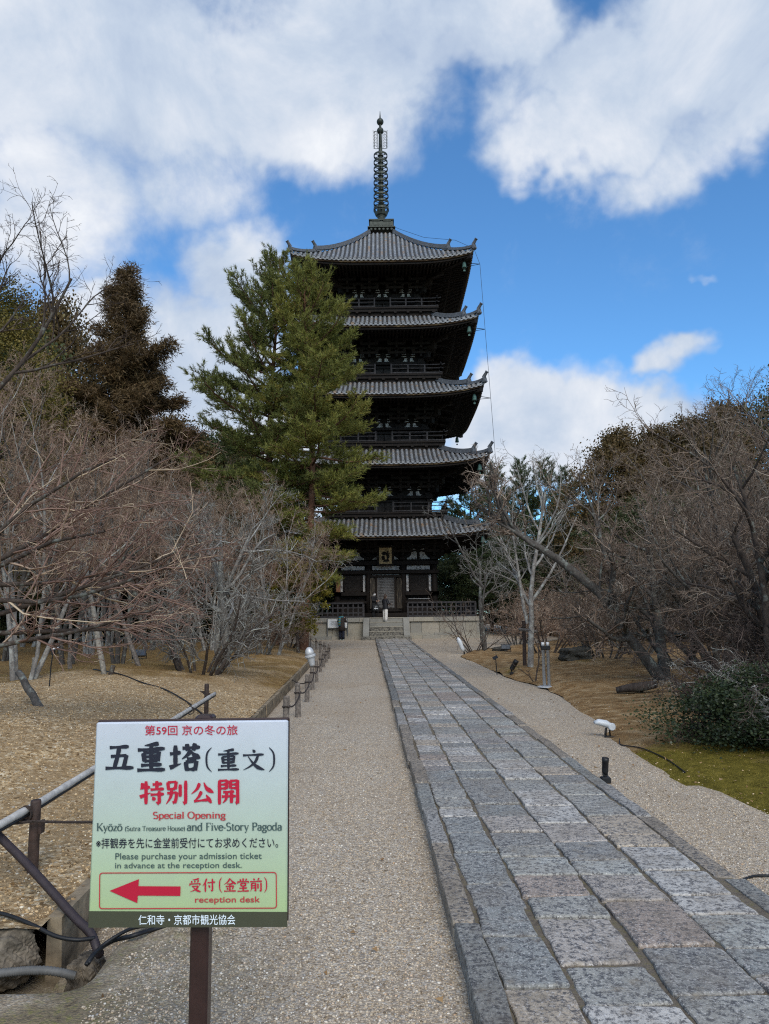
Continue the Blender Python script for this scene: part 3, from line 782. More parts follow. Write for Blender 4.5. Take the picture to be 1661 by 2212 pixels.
        for st in range(3):
            o_ = h+.54+.46*st; zz = z0+.34+rise*st+.50
            b.beam(P4(sd_, -o_-.2, o_, zz), P4(sd_, o_+.2, o_, zz), .16, .16)
        b.build('purlins', M['wood'], wall)
        # small pale vertical coves between the top purlin and the rafters
        for i in range(3):
            cx = (col_u[i]+col_u[i+1])/2
            n = 4 if k == 0 else 3; bw = MB()
            for j in range(n+1):
                uu = cx+(j-n/2)*.24; o_ = h+1.30
                bw.beam(P4(sd_, uu, o_+.02, z0+rise*2+.74), P4(sd_, uu, o_+.22, z0+rise*2+1.02), .10, .04)
            bw.build('pale_cove', M['plaster'], wall)

    if k:                         # balcony with a three bar railing
        q = BALC[k]; b = MB(); zf = fl
        for sd_ in range(4):
            b.beam(P4(sd_, -q-.02*(sd_ % 2), q-.6, zf-.06+.002*(sd_ % 2)), P4(sd_, q+.02*(sd_ % 2), q-.6, zf-.06+.002*(sd_ % 2)), 1.2, .11)
            b.beam(P4(sd_, -q+.1, q-.18, zf-.22), P4(sd_, q-.1, q-.18, zf-.22), .2, .18)
            b.beam(P4(sd_, -q+.4, q-.42, zf-.44), P4(sd_, q-.4, q-.42, zf-.44), .3, .24)
            for i in range(9):
                u = -q+.35+(2*q-.7)*i/8; b.beam(P4(sd_, u, q-1.0, zf-.33), P4(sd_, u, q-.05, zf-.33), .18, .16)
        bal = b.build('balcony', M['wood'], pag)
        r = q-.10; gap = .55
        for sd_ in range(4):
            b = MB()
            for (zz, th, ex) in ((.62, .075, .28), (.38, .05, .18), (.07, .08, .10)):
                for a0, a1 in ((-r-ex, -gap), (gap, r+ex)):
                    if zz > .6:
                        out = a0 if a0 < -gap-.1 else a1; inn = a1 if out == a0 else a0
                        sgn = 1 if out > 0 else -1
                        b.tube([P4(sd_, inn, r, zf+zz), P4(sd_, sgn*r*.9, r, zf+zz), P4(sd_, sgn*(r+.1), r, zf+zz+.015), P4(sd_, out, r, zf+zz+.07)], .036, 6)
                    else: b.beam(P4(sd_, a0, r, zf+zz), P4(sd_, a1, r, zf+zz), th, th)
            for u in (-r, -r*.72, -r*.43, -gap, gap, r*.43, r*.72, r):
                b.beam(P4(sd_, u, r, zf), P4(sd_, u, r, zf+(.70 if abs(u) > r-.01 or abs(u) == gap else .60)), .10, .10)
            b.build('railing', M['rail'], bal)
        # panelled double door in the middle bay
        dz = min(.78, bm_top-.28-fl)
        for sd_ in range(4):
            for sg in (-1, 1):
                b = MB(); b.beam(P4(sd_, sg*.36, h+.0, fl+dz*.5), P4(sd_, sg*.36, h-.05, fl+dz*.5), .66, dz)
                c0 = P4(sd_, sg*.36, h+.012, fl+dz*.5); ux = RS[sd_].to_3x3() @ Vector((1, 0, 0)); n = RS[sd_].to_3x3() @ Vector((0, -1, 0))
                rr = min(.30, dz*.45)
                for j in range(16):
                    a0, a1 = 2*math.pi*j/16, 2*math.pi*(j+1)/16
                    b.beam(c0+ux*math.cos(a0)*rr+Vector((0, 0, math.sin(a0)*rr)), c0+ux*math.cos(a1)*rr+Vector((0, 0, math.sin(a1)*rr)), .03, .03, n)
                b.build('door', M['doorw'], wall)

# ---- ground storey front: windows, doors, plaques
h = BODY[0]; sw = [o for o in pag.children if o.name.startswith('storey_wall')][0]
for s in range(4):
    for sg in (-1, 1):
        c = sg*h*.68; b = MB()
        for i in range(16): u = c-.50+1.0*i/15; b.beam(P4(s, u, h-.02, 2.98), P4(s, u, h-.02, 4.05), .035, .05)
        win = b.build('lattice_window', M['reddish'] if False else M['doorw'], sw)
        b = MB()
        for u in (-.58, .58): b.beam(P4(s, c+u, h-.01, 2.96), P4(s, c+u, h-.01, 4.10), .10, .14)
        b.beam(P4(s, c-.63, h-.01, 4.13), P4(s, c+.63, h-.01, 4.13), .14, .10); b.beam(P4(s, c-.63, h-.01, 3.0), P4(s, c+.63, h-.01, 3.0), .14, .09)
        b.build('window_frame', M['wood'], win)
        for u in (-.75, .75):
            b = MB(); b.beam(P4(s, c+u, h-.06, 3.0), P4(s, c+u, h-.06, 4.1), .17, .06); b.build('plaster_strip', M['plaster'], win)
b = MB()
for s in range(4):
    for (u0, u1) in ((-h+.28, -h*.36-.25), (-h*.36+.25, h*.36-.25), (h*.36+.25, h-.28)):
        b.beam(P4(s, u0, h-.06, 4.55), P4(s, u1, h-.06, 4.55), .06, .26)
    b.beam(P4(s, .62*h-.5, h-.06, 2.50), P4(s, .62*h+.9, h-.06, 2.50), .06, .05)
    b.beam(P4(s, -.9, h-.04, 4.10), P4(s, .9, h-.04, 4.10), .06, .035)
b.build('plaster_bands', M['plaster'], sw)
dh0, dh1 = 1.90, 3.92
b = MB()
b.beam(P4(0, -1.0, h, 4.0), P4(0, 1.0, h, 4.0), .22, .14); b.beam(P4(0, -1.05, h, 1.80), P4(0, 1.05, h, 1.80), .34, .22)
for u in (-.62, .62): b.beam(P4(0, u, h, dh0), P4(0, u, h, dh1), .12, .2)
b.build('door_frame', M['wood'], sw)
for sg in (-1, 1):
    b = MB(); cx = sg*.285; w_ = .53
    for i in range(8): u = cx-w_/2+w_*i/7; b.beam(P4(0, u, h-.03, dh0), P4(0, u, h-.03, dh1), .034, .04)
    for i in range(21): z = dh0+(dh1-dh0)*i/20; b.beam(P4(0, cx-w_/2, h-.028, z), P4(0, cx+w_/2, h-.028, z), .03, .034)
    for u in (cx-w_/2, cx+w_/2): b.beam(P4(0, u, h-.02, dh0), P4(0, u, h-.02, dh1), .06, .06)
    b.build('lattice_door', M['grid'], sw)
b = MB()
for sg in (-1, 1):                # opened plank leaves at the sides
    b = MB(); x0 = sg*.70; x1 = sg*1.05
    pl = [(0, 0), (1, 0), (1, .86), (.88, .97), (.5, 1.0), (.12, .97), (0, .86)]
    f0 = lambda a, z: P4(0, x0+(x1-x0)*a, h+.10+.22*a, dh0-.02+(dh1-dh0)*z)
    f1 = lambda a, z: P4(0, x0+(x1-x0)*a, h+.15+.22*a, dh0-.02+(dh1-dh0)*z)
    b.prism(pl, f0, f1); b.build('plank_door', mat('worn_plank_door', lambda N: (N.put(N.b.inputs['Base Color'], N.ramp(N.noise(N.vmath('MULTIPLY', N.co, (6, 6, .8)), 3, 6, .7), [(.35, (.02, .018, .017)), (.55, (.06, .05, .04)), (.75, (.26, .21, .15))]))), .85, .2), sw)
b = MB()                          # gilt name board over the door, tilted forward
b.prism([(-.42, 0), (.42, 0), (.42, 1.06), (-.42, 1.06)], lambda a, z: P4(0, a, h+.40+.16*z, 4.78+z), lambda a, z: P4(0, a, h+.36+.16*z, 4.78+z))
pq = b.build('name_board', M['gilt'], sw)
b = MB()
for (x0, x1, z0, z1) in ((-.55, -.42, -.12, 1.2), (.42, .55, -.12, 1.2), (-.42, .42, -.12, 0), (-.42, .42, 1.06, 1.2)):
    b.prism([(x0, z0), (x1, z0), (x1, z1), (x0, z1)], lambda a, z: P4(0, a, h+.44+.16*z, 4.78+z), lambda a, z: P4(0, a, h+.34+.16*z, 4.78+z))
b.build('board_frame', M['wood'], pq)
b = MB()
blots = [[(-.26,.72),(-.10,.82),(.05,.78),(.1,.66),(-.05,.55),(-.2,.58)], [(.10,.86),(.2,.80),(.24,.5),(.2,.3),(.08,.32),(.05,.6)], [(-.28,.5),(-.12,.56),(-.02,.4),(-.06,.22),(-.25,.28)], [(.0,.3),(.16,.34),(.28,.18),(.05,.12),(-.2,.16),(-.1,.24)], [(.25,.75),(.34,.68),(.26,.6)], [(.26,.50),(.34,.44),(.26,.36)]]
for i, q in enumerate(blots): b.prism(q, lambda a, z: P4(0, a, h+.402+.16*z, 4.78+z), lambda a, z: P4(0, a, h+.408+.16*z, 4.78+z))
b.build('painted_character', M['wood'], pq)
b = MB(); b.beam(P4(0, -h+.08, h+.26, 2.99), P4(0, -h+.08, h+.26, 4.10), .27, .05)
b.build('hanging_plank', M['reddish'], sw)
b = MB()
for i in range(7):
    z = 3.98-i*.085; b.beam(P4(0, -h-.0, h+.289, z), P4(0, -h+.16, h+.289, z+.01*(-1)**i), .018, .006, (0, -1, 0))
    b.beam(P4(0, -h+.08+.03*(-1)**i, h+.289, z+.03), P4(0, -h+.08, h+.289, z-.05), .006, .018)
b.build('plank_writing', M['wood'], sw)

# ---- stone podium with stairs and railings
PH, PT = 6.0, 1.32
b = MB(); r3 = random.Random(5)
for s in range(4):
    # base course, dado slabs with posts, coping
    def course(z0, z1, w, n, jit, gap=.012, inset=0.0):
        us = [-w]+[(-w+2*w*(i+r3.uniform(-jit, jit))/n) for i in range(1, n)]+[w]
        if s == 0 and z1 < 1.0: us = [u for u in us if abs(u) > 1.6]; us = sorted(us+[-1.42, 1.42])
        for a, c in zip(us, us[1:]):
            mid = (a+c)/2
            if s == 0 and abs(mid) < 1.42 and z1 < 1.0: continue
            o0, o1 = w-.4, w-inset
            b.add([P4(s, a+gap/2, o0, z0), P4(s, c-gap/2, o0, z0), P4(s, c-gap/2, o0, z1), P4(s, a+gap/2, o0, z1), P4(s, a+gap/2, o1, z0), P4(s, c-gap/2, o1, z0), P4(s, c-gap/2, o1, z1), P4(s, a+gap/2, o1, z1)],
                  [(0,1,2,3), (4,7,6,5), (0,4,5,1), (1,5,6,2), (2,6,7,3), (3,7,4,0)])
    course(-.1, .20, PH+.22, 9, .12); course(.20, .36, PH+.06, 8, .1); course(.36, 1.06, PH, 13, .18, .02, .05); course(1.06, PT, PH+.07, 8, .15)
b.box(PC+Vector((0, 0, PT-.06)), (2*PH-.7, 2*PH-.7, .1))
pod = b.build('stone_podium', M['granite'], pag)
b = MB(); b.box(PC+Vector((0, 0, .6)), (2*PH-.6, 2*PH-.6, 1.19)); b.build('podium_core', M['dirtystone'], pod)
b = MB(); b.box(PC+Vector((0, 0, 1.47)), (2*h+1.6, 2*h+1.6, .26)); b.build('timber_sill', M['wood'], pag)
nst = 5
for i in range(nst):
    b = MB(); z1 = PT*(nst-i)/nst-.004*i - (.0 if i else .01); y1 = PC.y-PH-.09-.30*i
    b.bbox(((.03), (y1-.34+PC.y-PH)/2, z1-.14), (2.02, abs(PC.y-PH-(y1-.34)), .28), .015)
    if i >= 2: b.mi = 1
    b.bbox((.03, y1-.345, z1-.022), (2.03, .03, .05), .008); b.mi = 0
    b.build('stair_step', [M['granite']] if i < 2 else [M['dirtystone'], M['granite']], pod)
for sg in (-1, 1):
    b = MB(); y0 = PC.y-PH-.10; pl = [(y0, PT), (y0-.35, PT+.0), (y0-1.45, .30), (y0-1.50, .27), (y0-1.50, .02), (y0, .02)]
    b.prism(pl, lambda y, z: Vector((.03+sg*1.03, y, z)), lambda y, z: Vector((.03+sg*1.40, y, z)))
    b.build('stair_cheek', M['granite'], pod)
b = MB()
b.bbox((.03, PC.y-PH-1.45, .09), (3.0, .5, .2), .015); b.build('stair_foot', M['dirtystone'], pod)
rr = PH-.42
def podium_rail(name, segs):
    b = MB()
    for (s, u0, u1) in segs:
        L = u1-u0; n = max(2, int(L/.30))
        for (z, w_, hh) in ((PT+.06, .16, .12), (PT+.30, .05, .09), (PT+.62, .05, .08), (PT+.90, .13, .10)):
            b.beam(P4(s, u0, rr, z), P4(s, u1, rr, z), w_, hh)
        for i in range(n+1):
            u = u0+L*i/n; th = .12 if i in (0, n) else .085
            b.beam(P4(s, u, rr, PT), P4(s, u, rr, PT+.86), th, th*.8)
    return b.build(name, M['rail'], pag)
podium_rail('podium_railing', [(0, -rr, -1.42)]); podium_rail('podium_railing', [(0, 1.36, rr)])
podium_rail('podium_railing', [(1, -rr+.1, rr-.1)]); podium_rail('podium_railing', [(3, -rr+.1, rr-.1)])

# ---- bronze spire
zb = 29.85
b = MB(); b.box(PC+Vector((0, 0, zb+.02)), (2.05, 2.05, .06)); b.box(PC+Vector((0, 0, zb+.33)), (1.70, 1.70, .58)); b.box(PC+Vector((0, 0, zb+.64)), (1.86, 1.86, .07))
spire = b.build('spire', M['bronze'], pag)
b = MB()
for s in range(4):
    for sg in (-1, 1):
        for (a, c, z0, z1) in ((.06, .78, .1, .16), (.06, .78, .5, .56), (.06, .12, .1, .56), (.72, .78, .1, .56)):
            b.beam(P4(s, sg*a, .865, zb+(z0+z1)/2), P4(s, sg*c, .865, zb+(z0+z1)/2), .03, z1-z0)
        for i in range(5): b.beam(P4(s, sg*(.22+.1*i), .865, zb+.2), P4(s, sg*(.22+.1*i), .865, zb+.46), .04, .03, (0, 1, 0))
for i in range(6):
    for s in range(4): b.lathe(P4(s, -.75+.3*i, .93, zb-.13), [(.09, -.03), (.10, 0), (.08, .03)], 8, Matrix.Rotation(math.pi/2, 4, 'X') if s % 2 == 0 else Matrix.Rotation(math.pi/2, 4, 'Y'))
b.build('plinth_relief', M['bronze'], spire)
b = MB()
z1 = zb+.68
b.lathe(PC+Vector((0, 0, z1)), [(.56, 0), (.54, .08), (.46, .26), (.33, .40), (.28, .44), (.28, .60), (.34, .66), (.22, .72), (.16, .8)], 20)
b.build('spire_dome', M['bronze'], spire, True)
b = MB()
for i in range(8):
    a = 2*math.pi*(i+.5)/8; d = Vector((math.cos(a), math.sin(a), 0)); t = Vector((-d.y, d.x, 0)); o = PC+Vector((0, 0, z1+.62))
    prof = [(.25, 0, .12), (.40, .12, .17), (.50, .38, .13), (.56, .66, .07), (.60, .80, .03)]
    vs = []
    for r_, z, w_ in prof: vs += [o+d*r_+t*w_+Vector((0, 0, z)), o+d*r_-t*w_+Vector((0, 0, z)), o+d*(r_-.03)-t*w_+Vector((0, 0, z)), o+d*(r_-.03)+t*w_+Vector((0, 0, z))]
    b.loft([vs[4*j:4*j+4] for j in range(5)])
b.build('lotus_petals', M['bronze'], spire)
ztop = 39.9
b = MB(); b.tube([PC+Vector((0, 0, z1+.5)), PC+Vector((0, 0, 36.4)), PC+Vector((0, 0, 37.8)), PC+Vector((0, 0, 39.2)), PC+Vector((0, 0, ztop))], [.17, .155, .12, .07, .015], 10)
b.build('spire_shaft', M['bronze'], spire, True)
for i in range(9):
    z = 31.75+i*.552; R = .585-.007*i; b = MB(); o = PC+Vector((0, 0, z)); n = 24
    for j in range(n):
        a0, a1 = 2*math.pi*j/n, 2*math.pi*(j+1)/n
        q = [o+Vector((math.cos(a)*r_, math.sin(a)*r_, zz)) for a in (a0, a1) for r_, zz in ((R, -.075), (R, .075), (R-.05, .075), (R-.05, -.075))]
        b.add(q, [(0,4,5,1), (1,5,6,2), (2,6,7,3), (3,7,4,0)])
    b.lathe(o+Vector((0, 0, -.04)), [(.21, 0), (.21, .08)], 12)
    for j in range(6):
        a = 2*math.pi*(j+.5)/6; b.beam(o+Vector((math.cos(a)*.15, math.sin(a)*.15, 0)), o+Vector((math.cos(a)*(R-.02), math.sin(a)*(R-.02), 0)), .04, .05)
    b.build('spire_ring', M['bronze'], spire)
b = MB(); o = PC+Vector((0, 0, 36.75))
for i in range(4):                # openwork flame panels
    a = math.pi/2*i; d = Vector((math.cos(a), math.sin(a), 0))
    for r_ in (.20, .46): b.tube([o+d*r_+Vector((0, 0, z)) for z in (.05, .5, 1.0, 1.45)], .022, 5)
    for z in (.05, 1.45): b.tube([o+d*.12+Vector((0, 0, z)), o+d*.34+Vector((0, 0, z+.04*(1 if z > 1 else -1))), o+d*.46+Vector((0, 0, z))], .022, 5)
    for j in range(6):
        z = .15+j*.22; cc = o+d*.33+Vector((0, 0, z+.1))
        b.tube([cc+d*(.10*math.cos(q)*(1-.07*m))+Vector((0, 0, .10*math.sin(q)*(1-.07*m))) for m, q in enumerate(np.linspace(0, 5.2, 8))], .016, 4)
    for j in range(13):
        z = .05+j*.118; b.tube([o+d*.46+Vector((0, 0, z)), o+d*.54+Vector((0, 0, z+.03)), o+d*.57+Vector((0, 0, z+.10))], [.02, .016, .008], 4)
b.build('flame_finial', M['bronze'], spire)
for z, r_ in ((38.25, .24), (39.0, .25)):
    b = MB(); b.lathe(PC+Vector((0, 0, z)), [(r_*math.sin(q)+.02, -r_*1.05*math.cos(q)) for q in np.linspace(.1, math.pi-.1, 9)], 16)
    b.build('jewel_ball', M['bronze'], spire, True)
# lightning wire with its stand-off arms on the right hand corners
b = MB(); pts = []
for k in (4, 3, 2, 1):
    q = A[k]+.0; c = PC+Vector((q-.35, -q+.35, ZE[k]+LIFT[k]-.75)); e = PC+Vector((q+.42, -q, ZE[k]+LIFT[k]-1.0))
    b.tube([c, e], .022, 5); b.tube([c+Vector((-.1, .1, -.2)), e], .018, 5); pts.append(e)
pts = [PC+Vector((A[4]+.05, -A[4], ZE[4]+LIFT[4]+.1))]+pts
b.tube(pts, .013, 5); b.tube([PC+Vector((.85, -.85, zb+.1)), PC+Vector((1.3, -1.3, zb-.35)), PC+Vector((3, -3, 27.9)), PC+Vector((5, -5, 26.6)), pts[0]], .012, 4)
b.build('lightning_wire', M['blackpl'], pag)

# ------------------------------------------------------------------ trees
def tubes_np(branches, k):
    """branches: list of (points, radii); all grouped by point count and skinned as open k-sided tubes"""
    by = {}
    for p, r in branches: by.setdefault(len(p), []).append((p, r))
    Vs, Fs, off = [], [], 0
    ang = np.arange(k)*2*np.pi/k
    for n, lst in by.items():
        P = np.array([b[0] for b in lst], float); R = np.array([b[1] for b in lst], float); B = len(lst)
        T = np.empty_like(P); T[:, 1:-1] = P[:, 2:]-P[:, :-2]; T[:, 0] = P[:, 1]-P[:, 0]; T[:, -1] = P[:, -1]-P[:, -2]
        T /= np.linalg.norm(T, axis=2, keepdims=True)+1e-9
        ref = np.where(np.abs(T[:, :1, 2:3]) < .8, np.array([0, 0, 1.]), np.array([1., 0, 0]))
        U = np.cross(T, np.broadcast_to(ref, T.shape)); U /= np.linalg.norm(U, axis=2, keepdims=True)+1e-9
        W = np.cross(T, U)
        ring = P[:, :, None, :] + R[:, :, None, None]*(U[:, :, None, :]*np.cos(ang)[None, None, :, None] + W[:, :, None, :]*np.sin(ang)[None, None, :, None])
        Vs.append(ring.reshape(-1, 3))
        idx = np.arange(B*n*k).reshape(B, n, k)+off; off += B*n*k
        a = idx[:, :-1]; b = idx[:, 1:]
        Fs.append(np.stack([a, np.roll(a, -1, 2), np.roll(b, -1, 2), b], -1).reshape(-1, 4))
    return np.concatenate(Vs), np.concatenate(Fs)

def grow(out, p, d, L, r, lvl, P, rg):
    n = P['segs'][lvl]; pts = [p]; rad = [r]; last = lvl == len(P['segs'])-1
    tip = r*(.35 if not last else .45)
    g = rg.gauss; w = P['wob'][lvl]; tr = P['trop'][lvl]; st = L/n; dirs = [d]
    for i in range(n):
        d = norm((d[0]+g(0, w), d[1]+g(0, w), d[2]+g(0, w)+tr))
        p = (p[0]+d[0]*st, p[1]+d[1]*st, p[2]+d[2]*st)
        pts.append(p); rad.append(r+(tip-r)*(i+1)/n); dirs.append(d)
    out.append((lvl, pts, rad))
    if last: return
    nc = P['nch'][lvl]; nc = max(1, int(nc*rg.uniform(.75, 1.25)))
    for c in range(nc):
        t = P['t0'][lvl]+(1-P['t0'][lvl])*(c+rg.random())/nc
        f = t*n; i = min(int(f), n-1); f -= i
        a, b = pts[i], pts[i+1]; q = (a[0]+(b[0]-a[0])*f, a[1]+(b[1]-a[1])*f, a[2]+(b[2]-a[2])*f)
        dd = dirs[i+1]; ax = norm(cross(dd, (g(0, 1), g(0, 1), g(0, 1))))
        an = math.radians(P['ang'][lvl]*rg.uniform(.7, 1.3)); ca, sa = math.cos(an), math.sin(an)
        nd = (dd[0]*ca+ax[0]*sa, dd[1]*ca+ax[1]*sa, dd[2]*ca+ax[2]*sa)
        fl = P.get('flat', 0)
        if fl and lvl >= 1: nd = norm((nd[0], nd[1], nd[2]*(1-fl)))
        rr = max(P['rmin'], min((rad[i]*(1-f)+rad[i+1]*f)*.72, r*P['rr'][lvl]))
        LL = L*P['ratio'][lvl]*(1.15-.5*t)*rg.uniform(.65, 1.25)
        grow(out, q, nd, LL, rr, lvl+1, P, rg)

def bare(name, seed, stems, P, mt, mc, split=2, zmin=None):
    rg = random.Random(seed); out = []
    for s in stems: grow(out, s[0], norm(s[1]), s[2], s[3], 0, P, rg)
    if zmin is not None: out = [b for b in out if min(p[2] for p in b[1]) > zmin or b[0] == 0]
    big0 = [(b[1], b[2]) for b in out if b[0] == 0]; big1 = [(b[1], b[2]) for b in out if 0 < b[0] < split]
    V0, F0 = tubes_np(big0, 9)
    if big1:
        V1, F1 = tubes_np(big1, 6); V0, F0 = np.concatenate([V0, V1]), np.concatenate([F0, F1+len(V0)])
    tm = np_mesh('trunk', V0, F0, mt, True)
    V, Fq = tubes_np([(b[1], b[2]) for b in out if b[0] >= split], 3)
    cm = np_mesh('crown', V, Fq, mc, True)
    return tm, cm, len(Fq)
def place(name, label, cat, meshes, loc, rz=0.0, sc=1.0, group=None, tilt=0.0):
    o = thing(name, label, cat, loc, group); o.rotation_euler = (tilt, 0, rz)
    o.scale = (sc, sc, sc) if not hasattr(sc, '__len__') else sc
    for n, m in zip(('trunk', 'crown', 'leaves'), meshes):
        if isinstance(m, bpy.types.Mesh): child(n, m, o)
    return o

B_GREY = bark('grey_lichen_bark', (.040, .035, .031), (.105, .095, .085), (.20, .215, .19), .35)
B_PALE = bark('pale_bark', (.11, .10, .09), (.27, .25, .23), (.36, .36, .33), .5)
B_DARK = bark('dark_bark', (.028, .021, .018), (.085, .066, .054), (.16, .17, .15), .25)
B_RED = bark('red_pine_bark', (.05, .026, .017), (.16, .08, .05), (.2, .13, .09), .3)
TW_RED = twig('reddish_twigs', (.15, .095, .068), (.36, .255, .185), (.54, .45, .35))
TW_GREY = twig('grey_twigs', (.09, .076, .062), (.23, .20, .165), (.44, .43, .39))
TW_LICH = twig('lichen_twigs', (.11, .098, .085), (.26, .245, .22), (.46, .475, .43))
TW_DARK = twig('dark_twigs', (.035, .026, .023), (.095, .070, .058), (.16, .12, .10))
TW_BROWN = twig('brown_twigs', (.09, .064, .049), (.235, .175, .132), (.41, .345, .28))
TW_BUD = twig('budding_twigs', (.14, .080, .062), (.31, .205, .16), (.62, .50, .34))

P_VASE = dict(segs=(7, 6, 5, 4, 3), nch=(8, 7, 7, 6), ratio=(.52, .50, .46, .46), ang=(34, 40, 44, 46), wob=(.07, .12, .17, .2, .22), trop=(.03, .07, .05, .03, .0), t0=(.28, .2, .15, .15), rr=(.55, .5, .5, .6), rmin=.0036)
P_CHERRY = dict(segs=(6, 6, 5, 4, 3), nch=(7, 7, 7, 6), ratio=(.62, .52, .46, .44), ang=(48, 46, 48, 50), wob=(.14, .18, .2, .22, .25), trop=(.05, .05, .03, .02, .02), t0=(.3, .18, .12, .1), rr=(.6, .5, .5, .6), rmin=.0034)
P_BUSH = dict(segs=(6, 5, 4, 4), nch=(9, 7, 5), ratio=(.48, .46, .5), ang=(42, 48, 52), wob=(.14, .2, .25, .3), trop=(.03, .02, .0, -.02), t0=(.22, .12, .1), rr=(.5, .55, .6), rmin=.0042)
def st(n, r0, spread, L, rad, seed, zvar=.2, lean=(0, 0)):
    g = random.Random(seed); r = []
    for i in range(n):
        a = 2*math.pi*(i+g.random()*.7)/n; s = spread*g.uniform(.5, 1.2)
        r.append(((math.cos(a)*r0, math.sin(a)*r0, -.12), (math.cos(a)*s+lean[0], math.sin(a)*s+lean[1], 1), L*g.uniform(1-zvar, 1+zvar), rad*g.uniform(.7, 1.2)))
    return r
R1 = bare('maple', 21, st(3, .10, .22, 4.3, .060, 1), P_VASE, B_GREY, TW_RED)
R2 = bare('maple', 22, st(2, .08, .16, 4.6, .085, 2), P_VASE, B_GREY, TW_BROWN)
R3 = bare('maple', 23, st(4, .14, .30, 4.0, .050, 3), P_VASE, B_PALE, TW_RED)
A1 = bare('cherry', 31, st(3, .12, .50, 3.1, .085, 4), P_CHERRY, B_GREY, TW_GREY)
A2 = bare('cherry', 32, st(4, .14, .65, 3.0, .070, 5), P_CHERRY, B_GREY, TW_BROWN)
A3 = bare('cherry', 33, st(2, .08, .35, 3.3, .080, 6), P_CHERRY, B_PALE, TW_LICH)
A4 = bare('cherry', 34, st(3, .10, .45, 3.3, .090, 9), P_CHERRY, B_DARK, TW_BROWN)
C1 = bare('bush', 41, st(13, .28, .75, 1.75, .034, 7), P_BUSH, B_DARK, TW_LICH, 1)
C2 = bare('bush', 42, st(11, .22, .70, 1.7, .026, 8), P_BUSH, B_GREY, TW_BROWN, 1)
C3 = bare('bush', 43, st(10, .22, .80, 1.6, .026, 10), P_BUSH, B_DARK, TW_RED, 1)

def X_(x, Y): return (x-830.5)/F*Y*1.004
def gpos(x, Y):
    X = X_(x, Y); return (X, Y, zg(X, Y)-.02)
TREES = 0
L_GROUP, R_GROUP = 'bare trees in the earth bed left of the path', 'bare trees in the mossy bed right of the path'
TL = 'bare reddish tree in the tangled thicket between the left bed and the brown cypress'
TR_ = 'bare brown tree in the tangled thicket right of the leaning lichened trunk'
for (x, Y, m, s, rz, lab) in [
    (62, 13.2, R3, .98, .4, 'bare tree with several slim pale stems at the left edge of the photo'),
    (155, 19.5, R2, 1.12, 1.3, 'bare tree with the thickest pale trunk in the left bed, behind the low mound'),
    (262, 17.5, R1, .95, 2.2, 'bare reddish tree behind the two leaning poles of the left bed'),
    (378, 20.5, R2, .92, 3.4, 'bare tree with a straight dark trunk just left of the grey lichened bush'),
    (330, 25, R1, 1.15, .9, TL), (455, 26, R3, 1.05, 4.1, TL), (20, 21, R1, 1.2, 5.0, TL), (545, 29, R1, 1.0, 1.9, TL), (235, 29, R3, 1.35, 3.0, TL),
    (130, 25, R1, 1.2, 4.4, TL), (415, 32, R1, 1.25, 5.6, TL), (-40, 15.5, R1, 1.15, 2.7, TL), (70, 31, R3, 1.45, 1.0, TL), (610, 35, R3, .95, .2, TL), (592, 24.5, R3, 1.0, .4, TL), (300, 34, R2, 1.4, 2.0, TL), (200, 23, R3, 1.0, 5.5, TL), (500, 34, R2, 1.15, .7, TL),
]: place('bare_tree', lab, 'tree', m, gpos(x, Y), rz, s, L_GROUP)
place('bare_tree', 'bare tree with whitish lichened branches rising behind the grey lichened bush', 'tree', A3, gpos(488, 18), 2.1, 1.15, L_GROUP)
place('bare_shrub', 'dense grey lichened twiggy bush on dark stems at the edge of the left bed', 'shrub', C1, gpos(437, 15.6), .5, (1.12, 1.12, 1.08))
place('bare_shrub', 'small rust coloured twiggy shrub by the far end of the rope posts', 'shrub', C3, gpos(622, 31), 1.5, .95)
place('bare_shrub', 'low bare shrub with grey twigs between the lichened bush and the rust coloured shrub', 'shrub', C2, gpos(560, 24), 2.5, 1.05)

# near maple outside the frame: dark limbs against the sky, and low sprays of budding twigs
P_NEAR = dict(P_VASE, segs=(7, 6, 5, 4, 3), nch=(6, 7, 5, 3), rmin=.0032, t0=(.45, .2, .15, .1), ang=(32, 36, 40, 42))
T1 = bare('maple', 52, [((0, 0, -.1), (-.05, .02, 1), 4.0, .11), ((-.05, 0, 3.1), (.62, -.05, .62), 3.1, .045), ((-.1, .1, 3.3), (.45, .15, .95), 2.9, .045), ((0, 0, 1.8), (-.5, .2, 1), 3.5, .06)], P_NEAR, B_DARK, TW_DARK)
place('bare_tree', 'bare tree at the upper left edge with dark limbs reaching over the sky', 'tree', T1, (X_(-170, 9.5), 9.5, zg(X_(-170, 9.5), 9.5)), .25, 1.0, L_GROUP)
P_LOW = dict(P_CHERRY, segs=(6, 5, 5, 4), nch=(9, 7, 6), ratio=(.5, .46, .42), ang=(36, 42, 46), trop=(.015, .05, .04, .02), flat=.45, rmin=.0028, t0=(.2, .12, .1), rr=(.5, .5, .6), wob=(.08, .14, .18, .2))
stems = [((0, 0, -.1), (.05, .0, 1), 1.7, .07)]
for i, (z, dy, el, L) in enumerate([(.75, -.25, .10, 2.2), (1.0, .2, .12, 2.5), (1.2, -.1, .16, 2.4), (1.35, .45, .30, 2.3), (1.45, -.5, .30, 2.1), (1.55, .1, .42, 2.4), (1.6, -.2, .75, 2.0), (.9, .5, .02, 2.2)]):
    stems.append(((0, 0, z), (1, dy, el), L, .030))
T2 = bare('maple', 53, stems, P_LOW, B_DARK, TW_BUD, 1)
place('bare_tree', 'low spreading bare tree at the left edge with pinkish budding twig sprays', 'tree', T2, (X_(-80, 7.6), 7.6, zg(X_(-80, 7.6), 7.6)), .1, 1.0, L_GROUP)

